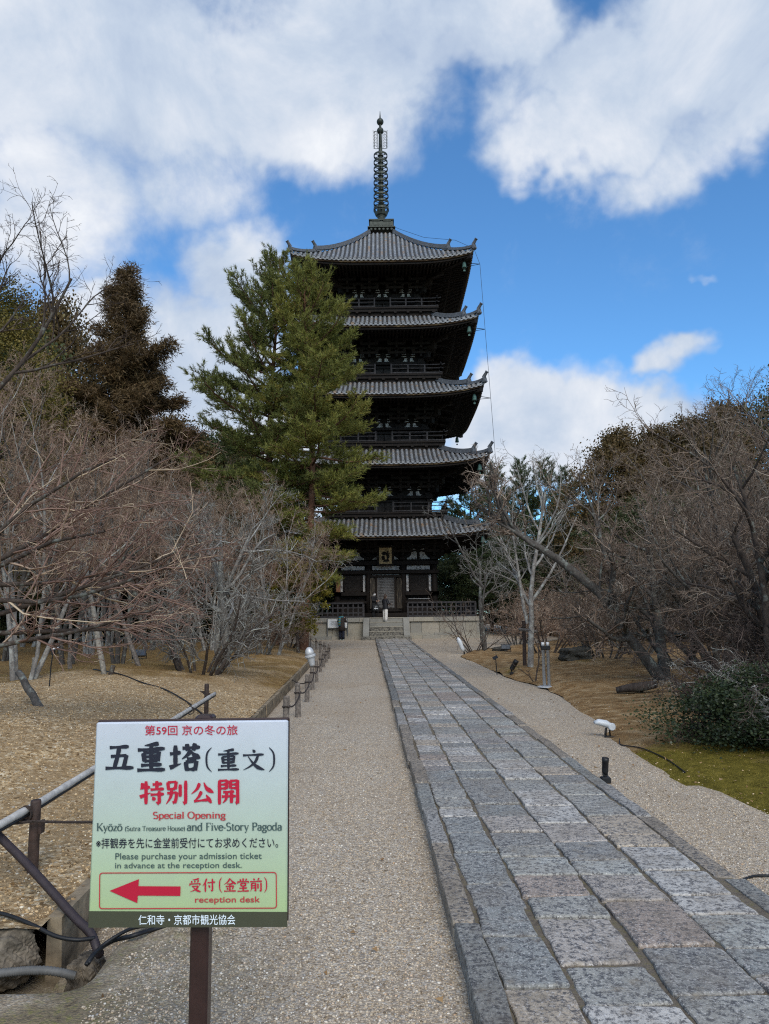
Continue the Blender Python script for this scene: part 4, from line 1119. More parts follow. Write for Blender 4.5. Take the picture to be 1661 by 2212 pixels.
# right side
lean = [((0, 0, -.1), (-.62, .0, 1.0), 2.4, .135), ((-1.22, .0, 1.75), (-.95, .1, 1), 3.1, .10), ((.03, .1, -.1), (.10, .12, 1), 3.2, .12), ((-.9, .03, 1.35), (-.2, -.1, 1), 2.6, .06)]
P_LEAN = dict(P_CHERRY, wob=(.06, .16, .2, .22, .25), trop=(.0, .05, .03, .02, .02), t0=(.45, .18, .12, .1))
FL = bare('cherry', 61, lean, P_LEAN, B_GREY, TW_BROWN)
place('bare_tree', 'bare tree with a thick lichened trunk leaning far left over the moss', 'tree', FL, gpos(1418, 16.2), .0, 1.08, R_GROUP)
P_SLIM = dict(P_VASE, nch=(9, 6, 5, 3), ang=(42, 44, 46, 48), t0=(.30, .2, .15, .15))
SL = bare('birch', 62, [((0, 0, -.1), (.02, 0, 1), 4.2, .075), ((-.02, 0, 1.0), (-.20, .05, 1), 2.6, .045)], P_SLIM, B_PALE, TW_LICH)
place('bare_tree', 'slender pale barked tree tied to a wooden stake beside the gravel', 'tree', SL, gpos(1134, 19.3), .0, 1.12, R_GROUP)
S1 = bare('tree', 63, [((0, 0, -.1), (.06, 0, 1), 3.0, .075), ((0, .05, -.1), (-.16, 0, 1), 2.6, .055), ((0, 0, 1.9), (-.9, -.2, .55), 2.6, .045)], dict(P_CHERRY, nch=(6, 5, 5, 4), t0=(.5, .18, .12, .1)), B_GREY, TW_LICH)
place('bare_tree', 'small bare tree with lichened stems in front of the right end of the stone podium', 'tree', S1, gpos(1040, 30.3), .0, 1.35, R_GROUP)
S2 = bare('shrub', 64, st(9, .10, .85, 2.0, .022, 12), dict(P_BUSH, nch=(5, 4, 3)), B_DARK, TW_BROWN, 1)
place('bare_shrub', 'open fan shaped shrub of dark red stems on a small mound before the podium', 'shrub', S2, gpos(1016, 29.6), .3, 1.15)
for (x, Y, m, s, rz, lab) in [
    (1292, 22, C2, 1.25, .3, 'bare twiggy bush growing beside the low mossy rock'),
    (1170, 26, C3, 1.25, 1.7, 'bare reddish bush behind the slender pale barked tree'),
    (1365, 25, C2, 1.35, 2.9, 'bare brown bush left of the leaning lichened trunk'),
    (1235, 31, C3, 1.4, 4.0, 'bare reddish bush far behind the low mossy rock'),
    (1110, 36, C2, 1.3, 5.2, 'bare brown bush at the far end of the right bed beyond the steel ashtray'),
    (1560, 18, C2, 1.4, 1.1, 'bare bush at the foot of the thicket behind the dark evergreen shrub')]:
    place('bare_shrub', lab, 'shrub', m, gpos(x, Y), rz, s, 'bare bushes in the mossy bed right of the path')
for (x, Y, m, s, rz, lab) in [
    (1690, 10.6, A4, 1.15, .9, 'large bare tree with dark crooked limbs over the evergreen shrub at the right edge'),
    (1520, 18.5, A2, 1.25, 2.3, TR_), (1690, 12.5, A4, 1.35, 3.6, TR_), (1450, 19, A2, 1.12, 4.4, TR_), (1570, 20, R2, 1.35, 5.3, TR_), (1650, 17, R2, 1.3, .2, TR_),
    (1400, 27, R2, .95, 1.4, TR_), (1330, 30, A2, 1.3, 2.0, TR_), (1490, 27, R2, 1.5, 3.1, TR_), (1610, 26, R2, 1.75, 4.9, TR_), (1240, 36, A1, 1.35, .8, TR_), (1790, 9.6, R2, .95, 2.6, TR_), (1530, 16.5, A1, 1.2, 3.9, TR_), (1640, 15, A2, 1.25, 5.7, TR_)]:
    place('bare_tree', lab, 'tree', m, gpos(x, Y), rz, s*.86, R_GROUP)

# ---- conifers and evergreens
def tris_from(base, dirs, length, width, rg):
    """thin triangles: base points (n,3), unit dirs, lengths, widths"""
    n = len(base); side = np.cross(dirs, rg.normal(size=(n, 3))); side /= np.linalg.norm(side, axis=1, keepdims=True)+1e-9
    V = np.empty((n, 3, 3)); V[:, 0] = base-side*width[:, None]; V[:, 1] = base+side*width[:, None]; V[:, 2] = base+dirs*length[:, None]
    return V.reshape(-1, 3), np.arange(3*n).reshape(-1, 3)
def unit(a): return a/(np.linalg.norm(a, axis=-1, keepdims=True)+1e-9)
def conifer(seed, H, z0, prof, nlimb, mt, ml, kind='pine', trunk_r=.22, elev=(0, 55), sec=11, tuft=6, m=13, nl=.17, nw=.011, sectors=None, curve=.25):
    """trunk with whorled limbs; foliage tufts are carried on the side shoots of every limb"""
    rg = np.random.default_rng(seed); br = []; fine = []; TP = []; TD = []
    n = 12; ph = rg.uniform(0, 6, 2)
    def axis(z): return np.array([.18*math.sin(z*.35+ph[0]), .18*math.sin(z*.31+ph[1]), z])
    zs = np.linspace(-.2, H, n); br.append((np.array([axis(z) for z in zs]), np.array([max(.02, trunk_r*(1-.93*max(z, 0)/H)) for z in zs])))
    for i in range(nlimb):
        f = (i+rg.uniform(0, 1))/nlimb; f = f**.85; z = z0+(H*.985-z0)*f
        az = i*2.399+rg.normal(0, .3)
        if sectors: 
            L = prof(f, az)
        else: L = prof(f)
        L *= rg.uniform(.72, 1.18)
        if L < .15: continue
        el = math.radians(elev[0]+(elev[1]-elev[0])*f**1.5+rg.normal(0, 7))
        d = np.array([math.cos(az)*math.cos(el), math.sin(az)*math.cos(el), math.sin(el)]); ns = 6; p = axis(z); pts = [p]
        for s in range(ns):
            d = unit(d+rg.normal(0, .07, 3)+np.array([0, 0, curve*(s/ns-.25)])); p = p+d*L/ns; pts.append(p)
        pts = np.array(pts); r0 = max(.012, .018*L+.006); br.append((pts, r0*np.linspace(1, .25, ns+1)))
        k = max(3, int(sec*L/2.2)); 
        for s in range(k):
            t = .22+.78*(s+rg.random())/k; q = t*ns; j = min(int(q), ns-1); b0 = pts[j]+(pts[j+1]-pts[j])*(q-j); dd = unit(pts[j+1]-pts[j])
            sd = unit(np.cross(dd, [0, 0, 1.])*(1 if s % 2 else -1)*rg.uniform(.5, 1.2)+dd*rg.uniform(.4, 1.0)+np.array([0, 0, rg.normal(.12 if kind == 'pine' else -.15, .22)]))
            l2 = L*rg.uniform(.18, .38)*(1.15-.6*t)+.12
            e = b0+sd*l2+np.array([0, 0, .08*l2 if kind == 'pine' else -.18*l2]); mid = (b0+e)/2+rg.normal(0, .03*l2, 3)
            fine.append((np.array([b0, mid, e]), np.array([.012, .009, .006])))
            nt = max(2, int(tuft*l2/.5)+1)
            for q in range(nt):
                u = (q+.6)/nt; TP.append(b0+(e-b0)*u+rg.normal(0, .05, 3)); TD.append(unit(sd+rg.normal(0, .45, 3)+np.array([0, 0, .45 if kind == 'pine' else -.25])))
        TP.append(pts[-1]); TD.append(d)
    TP, TD = np.array(TP), np.array(TD); N_ = len(TP)
    base = np.repeat(TP, m, 0); D = np.repeat(TD, m, 0)
    if kind == 'pine':
        base = base+D*rg.uniform(-.02, .14, (len(base), 1))*(nl/.17); dr = unit(D+rg.normal(0, .55, D.shape)); ln = nl*rg.uniform(.7, 1.15, len(base)); wd = np.full(len(base), nw)
    else:
        base = base+rg.normal(0, nl*.55, D.shape); dr = unit(D*.8+rg.normal(0, .6, D.shape)); ln = nl*rg.uniform(.6, 1.2, len(base)); wd = nw*rg.uniform(.6, 1.3, len(base))
    V, Fq = tris_from(base, dr, ln, wd, rg)
    Vt, Ft = tubes_np(br[:1], 10); V2, F2 = tubes_np(br[1:], 5); V3, F3 = tubes_np(fine, 3)
    tm = np_mesh('trunk', np.concatenate([Vt, V2, V3]), np.concatenate([Ft, F2+len(Vt), F3+len(Vt)+len(V2)]), mt, True)
    return tm, np_mesh('crown', V, Fq, ml)
L_PINE = leafm('pine_needles', [(.055, .064, .02), (.115, .132, .038), (.175, .185, .05), (.27, .24, .072)])
L_PINE_Y = leafm('yellowish_pine_needles', [(.065, .072, .02), (.15, .160, .038), (.23, .225, .05), (.32, .22, .06)])  # yellower needle tones than the neighbouring pine
L_PINE_D = leafm('far_pine_needles', [(.035, .055, .025), (.065, .095, .038), (.11, .145, .055)])
L_CYP = leafm('bronzed_cypress_foliage', [(.036, .026, .013), (.082, .054, .026), (.135, .086, .039), (.175, .13, .053)])
L_OLIVE = leafm('olive_foliage', [(.035, .030, .008), (.095, .080, .016), (.16, .125, .026), (.23, .165, .042)])
L_DARK = leafm('dark_evergreen_leaves', [(.020, .030, .013), (.042, .058, .023), (.075, .09, .034), (.115, .10, .042)])
L_BRN = leafm('brownish_evergreen_leaves', [(.030, .028, .011), (.075, .056, .020), (.13, .082, .032), (.16, .13, .046)])
L_YEL = leafm('yellow_green_leaves', [(.030, .032, .005), (.095, .085, .010), (.165, .135, .016), (.24, .19, .03)])
L_SHR = leafm('dark_shrub_leaves', [(.012, .018, .010), (.026, .038, .017), (.05, .066, .027), (.10, .11, .05)], .15, .4)

def broadleaf(seed, H, R, z0, mt, ml, nclump=260, nleaf=46, ls=.085, trunk_r=.2, squash=1.0, sh=1.0):
    """evergreen: limbs grown into an egg of uneven clumps, each a cloud of leaf blades"""
    rg = np.random.default_rng(seed); br = []; C = []
    for i in range(nclump):
        f = rg.random()**.8; z = z0+(H-z0)*f; prof = math.sin(math.pi*min(1, (.12+.88*f)**.9))**.7 if f < .98 else .2
        az = rg.uniform(0, 2*math.pi); lob = 1+.22*math.sin(az*3+f*7+seed)+.15*math.sin(az*5-f*11)
        r = R*prof*lob*math.sqrt(rg.uniform(.18, 1))
        C.append((r*math.cos(az), r*math.sin(az)*squash, z+rg.normal(0, .05*H)*.5))
    C = np.array(C)
    zs = np.linspace(-.2, H*.85, 8); ax = np.stack([.12*np.sin(zs*.6+seed), .12*np.cos(zs*.5+seed), zs], 1)
    br.append((ax, np.linspace(trunk_r, trunk_r*.2, 8)))
    fine = []
    for c in C[::2]:
        zz = max(.2, c[2]-.35*math.hypot(c[0], c[1])-.2); a = np.array([np.interp(zz, zs, ax[:, 0]), np.interp(zz, zs, ax[:, 1]), zz])
        mid = (a+c)/2+rg.normal(0, .08, 3)*R*.4; fine.append((np.array([a, mid, c]), np.array([.035, .02, .008])*max(.4, R/3)))
    cr = R*.16*rg.uniform(.6, 1.4, nclump)
    base = np.repeat(C, nleaf, 0)+rg.normal(0, 1, (nclump*nleaf, 3)).clip(-1.7, 1.7)*np.repeat(cr, nleaf)[:, None]*np.array([1, 1, .7])*.62
    n = len(base); d = unit(rg.normal(0, 1, (n, 3))+np.array([0, 0, .25])); s = np.cross(d, rg.normal(size=(n, 3))); s = unit(s)
    L = ls*rg.uniform(.6, 1.3, n)[:, None]; W = L*.36*sh
    V = np.empty((n, 4, 3)); V[:, 0] = base; V[:, 1] = base+d*L*.5+s*W; V[:, 2] = base+d*L; V[:, 3] = base+d*L*.5-s*W
    Vt, Ft = tubes_np(br, 9); V3, F3 = tubes_np(fine, 4)
    return np_mesh('trunk', np.concatenate([Vt, V3]), np.concatenate([Ft, F3+len(Vt)]), mt, True), np_mesh('crown', V.reshape(-1, 3), np.arange(4*n).reshape(-1, 4), ml)

def topz(x, y, Y): return at(x, y, Y).z
# the tall pine pair in front of the pagoda's left side
def profA(f, az):
    side = -math.cos(az)           # +1 towards the left of the photo
    base = 3.9*(1-f)**.62+.35
    return base*(1.12 if side > 0 else .85)*(.72+.38*abs(math.sin(f*15)))
HA = topz(600, 560, 32)
pA = conifer(71, HA, 5.8, profA, 80, B_RED, L_PINE, 'pine', .24, (4, 62), 12, 7, 15, .20, .0125, True, .32)
place('pine_tree', 'tall pine with spreading layered limbs standing left in front of the pagoda', 'pine', pA, (X_(588, 32), 32, .1), 0, 1, 'pair of tall pines before the pagoda')
def profB(f, az): return (1.08 if math.cos(az) > 0 else .9)*2.35*(math.sin(math.pi*(.045+.91*f)**.80))**.6+.25
HB = topz(668, 600, 31)
pB = conifer(72, HB, 3.2, profB, 106, B_RED, L_PINE_Y, 'pine', .22, (-8, 60), 12, 7, 15, .20, .0125, True, .28)
place('pine_tree', 'dense yellowish green pine overlapping the left eaves of the pagoda roofs', 'pine', pB, (X_(664, 31), 31, .1), 0, 1, 'pair of tall pines before the pagoda')
def profC(f, az): return (3.6*(1-f)**.72+.4)*(.5+.62*math.sin(az*2.5+f*19)**2)
HC = topz(258, 585, 34)
pc = conifer(73, HC, 3.5, profC, 125, B_DARK, L_CYP, 'cedar', .28, (-4, 52), 12, 7, 17, .26, .026, True, .05)
place('cypress_tree', 'tall bronzed brown cypress rising above the bare trees on the left', 'cypress', pc, (X_(248, 34), 34, .1), .6, 1)
HO = topz(10, 655, 24)
ol = broadleaf(74, HO, 2.7, 2.0, B_DARK, L_OLIVE, 330, 130, .085, .25)
place('evergreen_tree', 'olive brown evergreen tree cut off by the left edge of the photo', 'tree', ol, (X_(-20, 24), 24, .2), 0, 1)
BG = []
bp1 = conifer(81, 13.0, 2.5, lambda f: 2.9*(1-f)**.7+.4, 64, B_RED, L_PINE_D, 'pine', .2, (0, 55), 10, 6, 12, .24, .018, None, .3)
bp2 = conifer(82, 13.0, 2.0, lambda f: 2.3*(1-f)**.6+.5, 60, B_RED, L_PINE_D, 'pine', .18, (5, 60), 10, 6, 12, .24, .018, None, .3)
bd1 = broadleaf(83, 9.0, 4.0, 1.0, B_DARK, L_DARK, 340, 150, .115, .25)
bd2 = broadleaf(84, 9.0, 3.4, 1.2, B_DARK, L_BRN, 320, 150, .115, .22)
PB_ = 'dark green pine in the row behind the right side of the pagoda'
for (x, y, Y, m, w, rz, lab) in [
    (1018, 1000, 66, bp1, 1.0, .3, 'dark pine whose crown shows just under the right roof corner of the pagoda'), (1075, 1012, 70, bp2, 1.0, 1.3, PB_), (1128, 995, 68, bp1, .9, 2.2, PB_), (1178, 1003, 66, bp2, 1.0, 3.3, PB_), (1232, 1015, 70, bp1, 1.0, 4.4, PB_), (1285, 1030, 64, bp2, 1.05, 5.0, PB_), (985, 1100, 74, bp2, 1.1, .9, PB_), (1015, 1120, 62, bp1, 1.0, 4.9, PB_), (950, 1160, 74, bp2, 1.3, 4.0, PB_), (1060, 1150, 62, bp1, 1.2, 2.0, PB_), (1100, 1060, 58, bp1, .9, 4.9, PB_), (1210, 1070, 58, bp2, 1.1, 2.9, PB_)]:
    s = topz(x, y, Y)/13.0; place('pine_tree', lab, 'pine', m, (X_(x, Y), Y, 0), rz, (s*w, s*w, s), 'pines behind the pagoda')
ER_ = 'brownish evergreen tree in the tall dark mass behind the right thicket'
EL_ = 'dark evergreen tree in the mass behind the left thicket'
for (x, y, Y, m, w, rz, lab) in [
    (1345, 955, 46, bd2, 1.0, .4, 'rounded reddish brown evergreen between the far pines and the right thicket'), (1430, 950, 44, bd2, 1.1, 1.7, ER_), (1505, 930, 42, bd2, 1.0, 2.6, ER_), (1590, 900, 40, bd2, 1.0, 3.7, ER_), (1800, 800, 38, bd1, .9, 4.6, 'dark green evergreen highest at the right edge of the photo'),
    (1300, 1100, 50, bd1, 1.3, 5.5, ER_), (1420, 1080, 36, bd1, 1.3, .2, ER_), (1560, 1060, 34, bd1, 1.2, 2.0, ER_), (1200, 1150, 52, bd1, 1.5, 3.0, ER_), (1110, 1180, 60, bd1, 1.5, 1.0, ER_), (1010, 1200, 64, bd1, 1.6, 5.0, ER_), (930, 1210, 70, bd1, 1.6, 2.2, ER_), (1680, 1040, 30, bd2, 1.2, 3.0, ER_)]:
    s = topz(x, y, Y)/9.0; w *= 1.0 if s > .8 else 1.15; place('evergreen_tree', lab, 'tree', m, (X_(x, Y), Y, 0), rz, (s*w*.9, s*w*.9, s), 'evergreens behind the right thicket')
for (x, y, Y, m, w, rz, lab) in [
    (95, 700, 40, bd2, .8, .3, EL_), (-60, 690, 36, bd1, .9, 1.4, EL_), (360, 930, 48, bd2, 1.0, 2.5, EL_), (430, 950, 50, bd1, 1.0, 3.6, EL_), (510, 960, 52, bd2, 1.0, 4.7, EL_), (580, 1000, 50, bd1, 1.2, 5.8, EL_), (160, 900, 44, bd1, 1.0, .9, EL_), (20, 900, 40, bd1, 1.0, 2.0, EL_), (250, 1000, 42, bd1, 1.2, 3.1, EL_), (650, 1130, 60, bd1, 1.5, 4.2, EL_), (330, 1120, 40, bd1, 1.3, 5.3, EL_), (470, 1130, 44, bd1, 1.4, .6, EL_), (110, 1130, 38, bd1, 1.3, 1.7, EL_), (720, 1180, 66, bd1, 1.5, 4.0, EL_)]:
    s = topz(x, y, Y)/9.0; place('evergreen_tree', lab, 'tree', m, (X_(x, Y), Y, 0), rz, (s*w*.9, s*w*.9, s), 'evergreens behind the left thicket')
yg = broadleaf(91, 4.1, 1.1, .9, B_DARK, L_YEL, 150, 60, .10, .07)
place('evergreen_shrub', 'rounded yellow green shrub left of the pagoda steps under the pine', 'shrub', yg, (X_(645, 27), 27, .1), 0, 1.0)
ds = broadleaf(92, .92, 1.25, .03, B_DARK, L_SHR, 420, 110, .036, .05, .75)
place('evergreen_shrub', 'low dark green glossy shrub spreading on the moss at the right edge', 'shrub', ds, (4.55, 8.7, zr(4.55, 8.7)-.05), .3, (1.15, 1.0, .88))
C4 = bare('bush', 45, st(14, .3, 1.0, 1.7, .022, 14), dict(P_BUSH, nch=(10, 8, 6), trop=(-.02, -.06, -.06, -.05), rmin=.0032), B_DARK, TW_DARK, 1)
place('bare_shrub', 'drooping tangle of dark bare twigs over the right end of the dark green shrub', 'shrub', C4, (5.1, 8.9, zr(5.1, 8.9)-.05), .8, (1.15, 1.1, 1.0))
place('bare_shrub', 'dark twiggy bush standing up between the dark green shrub and the leaning trunk', 'shrub', C4, (6.5, 11.4, zr(6.5, 11.4)-.05), 3.1, (1.0, 1.0, 1.1))
place('bare_shrub', 'tangle of pale lichened twigs overhanging the low dark green shrub', 'shrub', C1, (4.7, 8.1, zr(4.7, 8.1)-.1), 2.2, (1.0, .9, .6))

# fallen leaves and short dry moss tufts
def leaflets(name, pts, L, w, up, mt, seed, kind_tri=True):
    g = np.random.default_rng(seed); n = len(pts); d = g.normal(0, 1, (n, 3)); d[:, 2] = np.abs(d[:, 2])*up; d = unit(d)
    V, Fq = tris_from(pts, d, L*g.uniform(.6, 1.3, n), np.full(n, w)*g.uniform(.6, 1.2, n), g)
    o = bpy.data.objects.new(name, np_mesh(name, V, Fq, mt)); COL.objects.link(o); return tag(o, kind='stuff')
g_ = np.random.default_rng(12); P_ = []
while len(P_) < 5200:
    y = 4.2+26*g_.random()**1.5
    if g_.random() < .5: x = EL(y)-.05-7*g_.random()**1.5; z = zl(x, y)
    else: x = ER(y)+.05+7*g_.random()**1.5; z = zr(x, y)
    P_.append((x, y, z+.006))
for i in range(160):
    y = 2.6+14*g_.random(); x = g_.choice([g_.uniform(EL(y)+.2, XL(y)), g_.uniform(XR(y), ER(y))]); P_.append((x, y, .012))
leaflets('fallen_leaves', np.array(P_), .032, .011, .18, leafm('dry_leaves', [(.09, .045, .018), (.20, .11, .045), (.30, .19, .09), (.42, .33, .2)], .1), 13)
P_ = []
while len(P_) < 34000:
    y = 4.6+9*g_.random()**1.3; x = ER(y)+.03+4.5*g_.random()**1.3
    if mossr(x, y)+g_.normal(0, .2) < .45: continue
    P_.append((x, y, zr(x, y)-.003))
leaflets('moss_tufts', np.array(P_), .020, .0035, 1.1, leafm('moss_blades', [(.05, .035, .01), (.12, .10, .015), (.20, .165, .025), (.30, .23, .06)], .2), 14)
P_ = []
while len(P_) < 20000:
    y = 9.5+14*g_.random(); x = EL(y)-.1-8*g_.random()**1.2
    if mossl(x, y) < .3+.5*g_.random(): continue
    P_.append((x, y, zl(x, y)-.003))
leaflets('dry_moss', np.array(P_), .026, .005, 1.0, leafm('dry_moss_blades', [(.10, .06, .02), (.20, .13, .04), (.30, .22, .07), (.42, .33, .15)], .2), 15)

# ------------------------------------------------------------------ rope posts along the gravel
def sag(a, b, s, n=8):
    a, b = Vector(a), Vector(b); return [a.lerp(b, i/n)-Vector((0, 0, s*4*(i/n)*(1-i/n))) for i in range(n+1)]
def wpost(name, label, x, y, h, r=.052, mt=None, tilt=(0, 0), group=None, z0=None):
    z0 = zground(x, y) if z0 is None else z0
    o = thing(name, label, 'post', (x, y, z0), group); b = MB(); g = random.Random(int(x*977+y*131)); k = 11
    prof = [(r*1.02, -.15), (r, .0), (r*.97, h*.5), (r*.98, h-.03), (r*.9, h-.004), (r*.8, h)]
    rings = []
    for rr, z in prof:
        rings.append([Vector((x+math.cos(2*math.pi*j/k)*rr*(1+.10*math.sin(j*2.4+x*9)), y+math.sin(2*math.pi*j/k)*rr*(1+.1*math.cos(j*1.7)), z0+z))+Vector((tilt[0]*z, tilt[1]*z, 0)) for j in range(k)])
    b.loft(rings); s = b.build('shaft', mt or M['post'], o)
    b = MB(); zc = h*.72; b.tube([Vector((x+math.cos(a)*(r+.008)+tilt[0]*zc, y+math.sin(a)*(r+.008)+tilt[1]*zc, z0+zc+.01*math.sin(a*3))) for a in np.linspace(0, 2*math.pi, 11)], .010, 5)
    b.build('rope_loop', M['rope'], o)
    return Vector((x+tilt[0]*zc+r, y, z0+zc))
PG = 'weathered wooden posts carrying a rope along the gravel'
rope_pts = []
PL = [((617, 1585), .50, 'weathered rope post nearest the white notice board'), ((644, 1550), .52, 'weathered rope post second from the notice board'), ((663, 1516), .50, 'weathered rope post just before the silver spotlight'),
      ((675, 1490), .50, 'weathered rope post that carries the silver spotlight'), ((684, 1474), .50, 'dark rope post just beyond the silver spotlight'), ((692, 1453), .50, 'rope post third before the corner of the rope line'), ((699, 1441), .52, 'dark rope post second before the corner of the rope line'),
      ((705, 1431), .50, 'rope post touching the corner post of the rope line'), ((711, 1424), .54, 'corner rope post with a thick rope knot'), ((700.5, 1416), .50, 'rope post first behind the corner post'), ((692, 1411), .50, 'rope post second behind the corner post'),
      ((683, 1403), .50, 'rope post third behind the corner post'), ((670.5, 1397), .50, 'short dark rope post last in line before the stone podium')]
spot_at = None
for i, ((x, y), h, lab) in enumerate(PL):
    p = gr(x, y); c = wpost('rope_post', lab, p.x, p.y, h, .043, None, (random.Random(i).uniform(-.03, .03), 0), PG)
    rope_pts.append(c)
    if i == 3: spot_at = Vector((p.x, p.y, h))
b = MB()
for a, c in zip(rope_pts, rope_pts[1:]): b.tube(sag(a, c, .05+.012*(c-a).length), .011, 6)
b.tube(sag(rope_pts[2], (EL(17)+.05, 17, .12), .05), .010, 5)
tag(b.build('rope', M['rope']), 'dark sagging rope strung along the weathered posts', 'rope')
# silver spotlight on its post
o = thing('spotlight', 'silver spotlight tilted upright on top of a weathered rope post', 'spotlight', spot_at); R_ = Matrix.Rotation(-.22, 4, 'Y') @ Matrix.Rotation(.1, 4, 'X')
b = MB(); b.lathe(spot_at+Vector((0, 0, .0)), [(.055, 0), (.06, .03), (.085, .17), (.092, .19)], 16, R_); b.build('body', M['silver'], o, True)
b = MB(); b.lathe(spot_at, [(.105, .185), (.118, .20), (.118, .235), (.10, .245)], 16, R_); b.build('rim', M['silver'], o)
b = MB(); b.lathe(spot_at, [(.10, .243), (.095, .30), (.075, .36), (.03, .40), (.005, .405)], 16, R_); b.build('hood', M['silver'], o, True)

# ------------------------------------------------------------------ bamboo rail, conduit and ditch at the left
FG = 'brown posts of the bamboo rail'
q_ = gr(71, 1865, .16); fp = [(q_.x, q_.y, zl(q_.x, q_.y)-.01), gpos(452, 9.9)]
for (x, y, z), h, lab in ((fp[0], at(70, 1728, fp[0][1]).z-fp[0][2], 'round brown post under the bamboo rail at the left edge'), (fp[1], .50, 'slim brown post at the far end of the bamboo rail')):
    o = thing('rail_post', lab, 'post', (x, y, z), FG); b = MB(); r = .030
    b.lathe((x, y, z), [(r*1.08, -.2), (r*1.05, .0), (r, h*.6), (r, h-.01), (r*.9, h)], 14); b.build('shaft', M['postbrown'], o, True)
    b = MB(); b.box((x+.036, y+.01, z+h-.155), (.018, .05, .07)); b.prism([(-.10, 0), (.0, 0), (.0, -.07)], lambda a, q: Vector((x+a, y+.032, z+h-.10+q)), lambda a, q: Vector((x+a, y+.06, z+h-.10+q)))
    b.build('bracket', M['postbrown'], o)
ra = at(-90, 1832, 3.95); rb = at(0, 1780, 4.35); rc = at(70, 1742, fp[0][1]+.03); rd = at(462, 1499, 10.0)
o = thing('bamboo_rail', 'weathered grey bamboo rail sloping away on the brown posts', 'rail', rc)
b = MB(); pts = []; rad = []
n = 60
for i in range(n+1):
    t = i/n; p = ra.lerp(rc, t/.16) if t < .16 else rc.lerp(rd, (t-.16)/.84); nd = (i % 7 == 0); pts.append(p+Vector((0, .05, 0))); rad.append(.022 if not nd else .025)
b.tube(pts, rad, 12); b.build('pole', M['bamboo'], o, True)
b = MB(); b.tube([p+Vector((.010, -.018, -.027)) for p in pts], .010, 7); b.build('cable', M['blackpl'], o, True)
b = MB()
for i in (8, 22, 34, 47):
    p = pts[i]+Vector((0, 0, -.02)); d = (pts[i+1]-pts[i]).normalized(); u = d.orthogonal().normalized(); w = d.cross(u)
    for s in (-.012, .0, .012): b.tube([p+d*s+(u*math.cos(a)+w*math.sin(a))*.042 for a in np.linspace(0, 2*math.pi, 13)], .005, 4)
b.build('binding', M['rope'], o)
b = MB(); b.tube(sag(at(-60, 1779, 4.4), at(70, 1774, 4.51), .01)+sag(at(72, 1774, 4.51), at(330, 1768, 4.55), .012), .009, 6)
tag(b.build('rope', M['rope']), 'thin brown rope stretched level across the brown post at the left', 'rope')
b = MB(); x, y = at(330, 1768, 4.55)[:2]; b.lathe((x, y, -.1), [(.02, 0), (.018, .62), (.01, .63)], 10)
tag(b.build('stake', M['postbrown']), 'thin brown stake hidden behind the notice board holding the rope', 'stake')
def corrug(name, label, pts, r, mt, pitch=.012):
    P = []
    for i in range(len(pts)-1):
        p0, p1, p2, p3 = [Vector(pts[max(0, min(len(pts)-1, j))]) for j in (i-1, i, i+1, i+2)]
        m = max(2, int((p2-p1).length/(pitch/2)))
        for j in range(m):
            t = j/m; P.append(.5*((2*p1)+(p2-p0)*t+(2*p0-5*p1+4*p2-p3)*t*t+(3*p1-p0-3*p2+p3)*t**3))
    b = MB(); b.tube(P, [r*(1+.09*(1 if i % 2 else -1)) for i in range(len(P))], 12); return tag(b.build(name, mt, None, True), label, 'pipe')
corrug('conduit_pipe', 'dark brown corrugated pipe slanting from the rail down into the ditch', [at(-40, 1765, 4.4), at(0, 1808, 4.35), at(50, 1858, 4.25), at(105, 1918, 4.12), at(160, 1980, 4.0), at(196, 2016, 3.93), at(214, 2034, 3.9)-Vector((0, .02, .03)), at(216, 2062, 3.9)], .021, M['pipe'])
corrug('conduit_pipe', 'grey corrugated pipe lying along the ditch bottom at the left edge', [Vector((-3.4, 3.74, -.14)), Vector((-2.6, 3.70, -.11)), Vector((-2.0, 3.72, -.07)), Vector((-1.66, 3.74, -.055)), Vector((-1.5, 3.78, -.10))], .019, M['greypipe'])
def cable(label, pts, r=.009, mt='blackpl', name='cable'):
    P = []
    pts = [Vector(p) for p in pts]
    for i in range(len(pts)-1):
        p0, p1, p2, p3 = [pts[max(0, min(len(pts)-1, j))] for j in (i-1, i, i+1, i+2)]
        for j in range(7):
            t = j/7; P.append(.5*((2*p1)+(p2-p0)*t+(2*p0-5*p1+4*p2-p3)*t*t+(3*p1-p0-3*p2+p3)*t**3))
    P.append(pts[-1]); b = MB(); b.tube(P, r, 7); return tag(b.build(name, M[mt], None, True), label, 'cable')
cable('thin dark cable hanging over the ditch stones at the left edge', [at(-30, 1966, 4.0), at(20, 1978, 3.95), at(70, 1998, 3.9), at(120, 2022, 3.86), at(165, 2030, 3.86), at(205, 2026, 3.9)], .010)
cable('looped black cable coming out of the ditch towards the gravel below the notice board', [at(186, 2085, 3.72), at(206, 2058, 3.78), at(240, 2034, 3.95)]+[gr(x, y, .035) for x, y in ((285, 2022), (330, 2008), (372, 2000), (430, 1996))], .011)
cable('second black cable running beside the looped one under the notice board', [at(192, 2080, 3.72), at(215, 2048, 3.85)]+[gr(x, y, .03) for x, y in ((262, 2016), (300, 2002), (360, 1998), (430, 2004))], .009)
cable('long dark cable crossing the mossy rise of the left bed', [Vector((p.x, p.y, zl(p.x, p.y)+.012)) for p in [gr(x, y, .4) for x, y in ((200, 1470), (255, 1477), (310, 1484), (355, 1492), (400, 1506), (440, 1522))]], .012)
